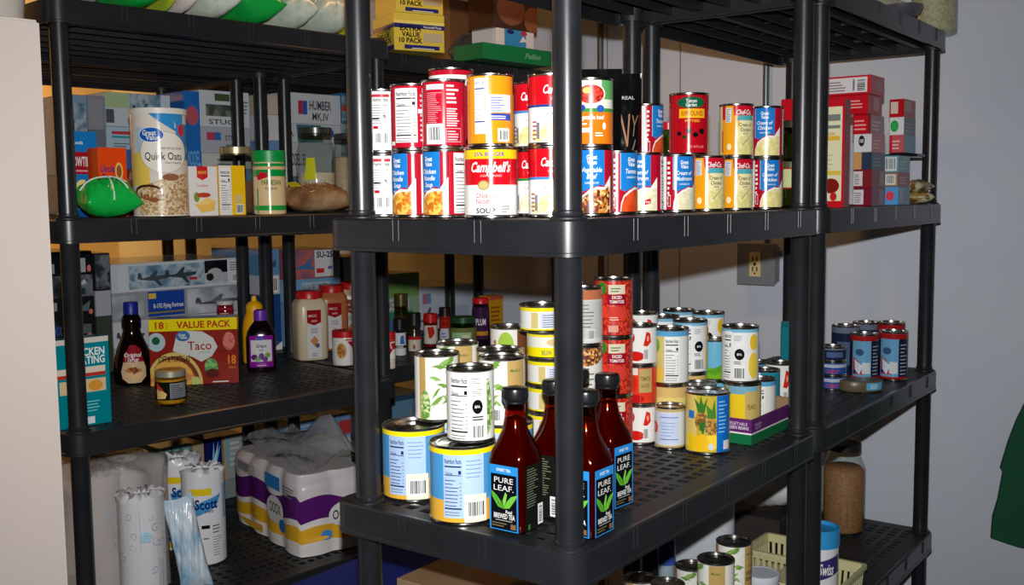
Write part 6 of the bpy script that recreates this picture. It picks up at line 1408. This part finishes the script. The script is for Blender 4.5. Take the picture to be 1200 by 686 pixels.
sheet('clear_bag', x, y, zb+.003, zb+.308, .142, .130, CANG, CLF, 'clear crinkled plastic bag over the paper towel rolls', 8)
# slack end of the bag hanging by the tissue roll
x, y = cpt(.272, .055)
o = pillow('plastic_bag', x, y, zb+.125, .075, .24, .045, rad(54), mottle([(110, 170, 206), (190, 210, 222), (222, 226, 230)], 16, .2, .2, 'NOISE'), 'pale blue twisted plastic bag end between towel roll and tissue roll', 'bag', None, 77, amp=.006, nseg=28, tilt=rad(90), roll=rad(-10))
# kits behind on lowest tier
ckit(140, 178, (600, 560, 531), .69, .25, zb, ((120, 120, 110), (130, 130, 110), (150, 146, 110)), ({}, {}, {'front': [R(.2, .5, .8, 1, (110, 140, 150))]}), ('tan box low behind the towel rolls', 'tan box mid behind the towel rolls', 'tan and blue box rising behind the towel rolls'))
ckit(188, 224, (560, 521), .69, .2, zb, ((90, 130, 130), (110, 160, 160)), ({}, {'front': [E(.2, .4, .1, .3, (60, 90, 100)), E(.7, .5, .14, .4, (70, 110, 90)), R(.38, .0, .42, 1, (40, 70, 60)), E(.45, .5, .04, .1, (226, 230, 220))]}), ('teal grey box low behind the tissue rolls', 'teal grey cover box above the tissue rolls'))
ckit(228, 241, (560, 518), .69, .2, zb, ((150, 130, 100), (170, 150, 124)), ({}, {'front': [T('PUZZLE', .5, .5, .10, (60, 54, 40), w=.3, rot=1)]}), ('tan box low right of the teal cover box', 'narrow tan spined box right of the teal cover box'))
ckit(243, 262, (560, 512), .69, .2, zb, ((20, 24, 90), (20, 24, 96)), ({}, {'front': [P([(.3, .1), (.5, .9), (.55, .5), (.9, .8), (.7, .4), (1, .2), (.6, .3)], (110, 200, 230)), P([(.4, .3), (.8, .9), (.6, .4)], (226, 240, 246)), R(0, 0, .25, 1, (30, 26, 80))]}), ('deep blue box low by the toilet paper pack', 'deep blue box with white lightning burst artwork'))
ckit(264, 286, (560, 508), .69, .2, zb, ((130, 140, 140), (150, 160, 160)), ({}, {'front': [R(0, 0, .1, 1, (200, 150, 70)), R(.1, .3, .25, 1, (110, 170, 200)), *LN(.3, .3, .9, .9, 5, (190, 196, 190), 3)]}), ('grey box low above the toilet paper pack', 'pale grey box with tan spine above the toilet paper pack'))
ckit(347, 412, (540, 516, 488), .69, .3, zb, ((150, 160, 170), (190, 190, 180), (110, 150, 190)), ({}, {'front': [R(0, .2, 1, .8, (200, 196, 180)), R(0, .2, .08, .8, (190, 50, 40))]}, {'front': [R(0, 0, .08, .5, (190, 40, 34)), R(.0, .1, 1, .3, (190, 160, 120)), R(.5, .3, .65, .8, (50, 60, 90)), R(.78, .1, 1, .7, (190, 60, 60)), *LN(.1, .4, .9, .9, 3, (160, 190, 210), 3)]}), ('grey kit box low behind the toilet paper film', 'cream kit box with red end behind the toilet paper film', 'blue and cream kit box with red end above toilet paper film'))
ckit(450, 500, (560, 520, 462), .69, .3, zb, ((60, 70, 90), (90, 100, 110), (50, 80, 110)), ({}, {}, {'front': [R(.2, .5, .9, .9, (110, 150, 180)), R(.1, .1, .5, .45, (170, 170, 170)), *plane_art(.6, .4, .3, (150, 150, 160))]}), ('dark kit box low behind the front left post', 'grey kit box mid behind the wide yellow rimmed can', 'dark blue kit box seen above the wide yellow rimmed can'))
# blue tub on the bottom tier
zq = CZ0-3*CHH+.01
x, y = spot(400, 2.377, -.80)
bt = empty('storage_tub', (x+.16, y-.08, FZ+.001), PI/2); props(bt, 'dark blue tall plastic tub on the floor below the toilet paper', 'tub')
TH = -.80-FZ
bm = bmesh.new(); Ls = []
for ins, z in ((.04, 0), (.0, TH-.04), (-.012, TH-.04), (-.012, TH-.02), (.002, TH-.02), (.004, TH-.04), (.042, .004)):
    Ls.append([bm.verts.new((a, b, z)) for a, b in outline(-.24+ins, -.14+ins, .24-ins, .14-ins, .03)])
for a, b in zip(Ls, Ls[1:]):
    for k in range(len(a)): bm.faces.new((a[k], b[k], b[(k+1) % len(a)], a[(k+1) % len(a)]))
bm.faces.new(Ls[0]); bm.faces.new(Ls[-1][::-1]); bmesh.ops.recalc_face_normals(bm, faces=bm.faces[:])
link_mesh('tub_body', finish(bm, 'tub_body', [mat((24, 34, 110), .4)], 30), bt)
bm = bmesh.new(); o_ = outline(-.245, -.145, .245, .145, .03); a = [bm.verts.new((p[0], p[1], TH-.019)) for p in o_]; b = [bm.verts.new((p[0]*.99, p[1]*.99, TH-.001)) for p in o_]
for k in range(len(a)): bm.faces.new((a[k], a[(k+1) % len(a)], b[(k+1) % len(a)], b[k]))
bm.faces.new(b); bm.faces.new(a[::-1]); link_mesh('tub_lid', finish(bm, 'tub_lid', [mat((30, 42, 124), .4)], 30), bt)
# ------------------------------------------------------------------ bag on the freezer
x, y = spot(-28, 2.1, .4)
fb = empty('storage_bin', (x-.02, y-.02, FH+FZ+.0005), CANG); props(fb, 'white rounded bin with blue base strip on top of the freezer', 'bin')
bm = bmesh.new(); lathe(bm, [(0, .018), (.085, .018), (.105, .03), (.11, .10), (.11, .2), (0, .2)], 36, power=3.5); link_mesh('bin_body', finish(bm, 'bin_body', [mat((226, 214, 202), .5)], 50), fb)
bm = bmesh.new(); lathe(bm, [(0, 0), (.10, 0), (.115, .004), (.115, .018), (0, .018)], 36, power=3.5); link_mesh('bin_base', finish(bm, 'bin_base', [mat((30, 80, 150), .5)], 50), fb)
# ------------------------------------------------------------------ green garment hanging at the right edge
q0 = lambda px, py: (lambda k: (CAM+ray(px, py)*k))((1.93-CY)/ray(px, py).y)
gp = [q0(*p) for p in ((1205, 462), (1190, 492), (1180, 518), (1171, 548), (1174, 553), (1168, 585), (1162, 605), (1160, 630), (1190, 640), (1225, 648))]
gx0 = gp[0].x
outl = [(p.x, p.z) for p in gp]+[(gx0+.36, gp[-1].z), (gx0+.37, gp[4].z), (gx0+.37, gp[3].z+.01), (gx0+.27, gp[0].z+.03), (gx0+.20, gp[0].z+.09), (gx0+.13, gp[0].z+.07), (gx0+.07, gp[0].z+.07)]
root = empty('green_apron', (gx0+.15, 1.97, gp[-1].z), 0); props(root, 'dark green cloth garment hanging on the wall at the right edge', 'garment')
bm = bmesh.new(); vs = []
def ring(off, dy): return [bm.verts.new((a-gx0-.15+(0 if off == 0 else (.006 if a < gx0+.15 else -.006)), dy, b-gp[-1].z)) for a, b in outl]
A1 = ring(1, -.045); A2 = ring(0, -.036); A3 = ring(0, -.012); A4 = ring(1, -.004); n = len(A1)
for a, b in ((A1, A2), (A2, A3), (A3, A4)):
    for k in range(n): bm.faces.new((a[k], b[k], b[(k+1) % n], a[(k+1) % n]))
bm.faces.new(A1); bm.faces.new(A4[::-1]); bmesh.ops.recalc_face_normals(bm, faces=bm.faces[:])
GCL = mottle([(10, 78, 50), (12, 88, 56)], 40, .85, .2, 'NOISE')
link_mesh('cloth', finish(bm, 'cloth', [GCL], 40), root)
zz = gp[0].z+.08-gp[-1].z
tube('hook', [(.05, .029, zz+.03), (.05, -.02, zz+.03), (.05, -.05, zz+.035), (.05, -.052, zz+.05)], .004, mat((140, 140, 140), .3, .9), root, 8)
lpp = [(-.0+.05*math.cos(a)*.4+.05, -.03, zz-.02+.055*math.sin(a)) for a in [PI*2*i/14 for i in range(15)]]
tube('hanging_loop', lpp, .003, GCL, root, 6)
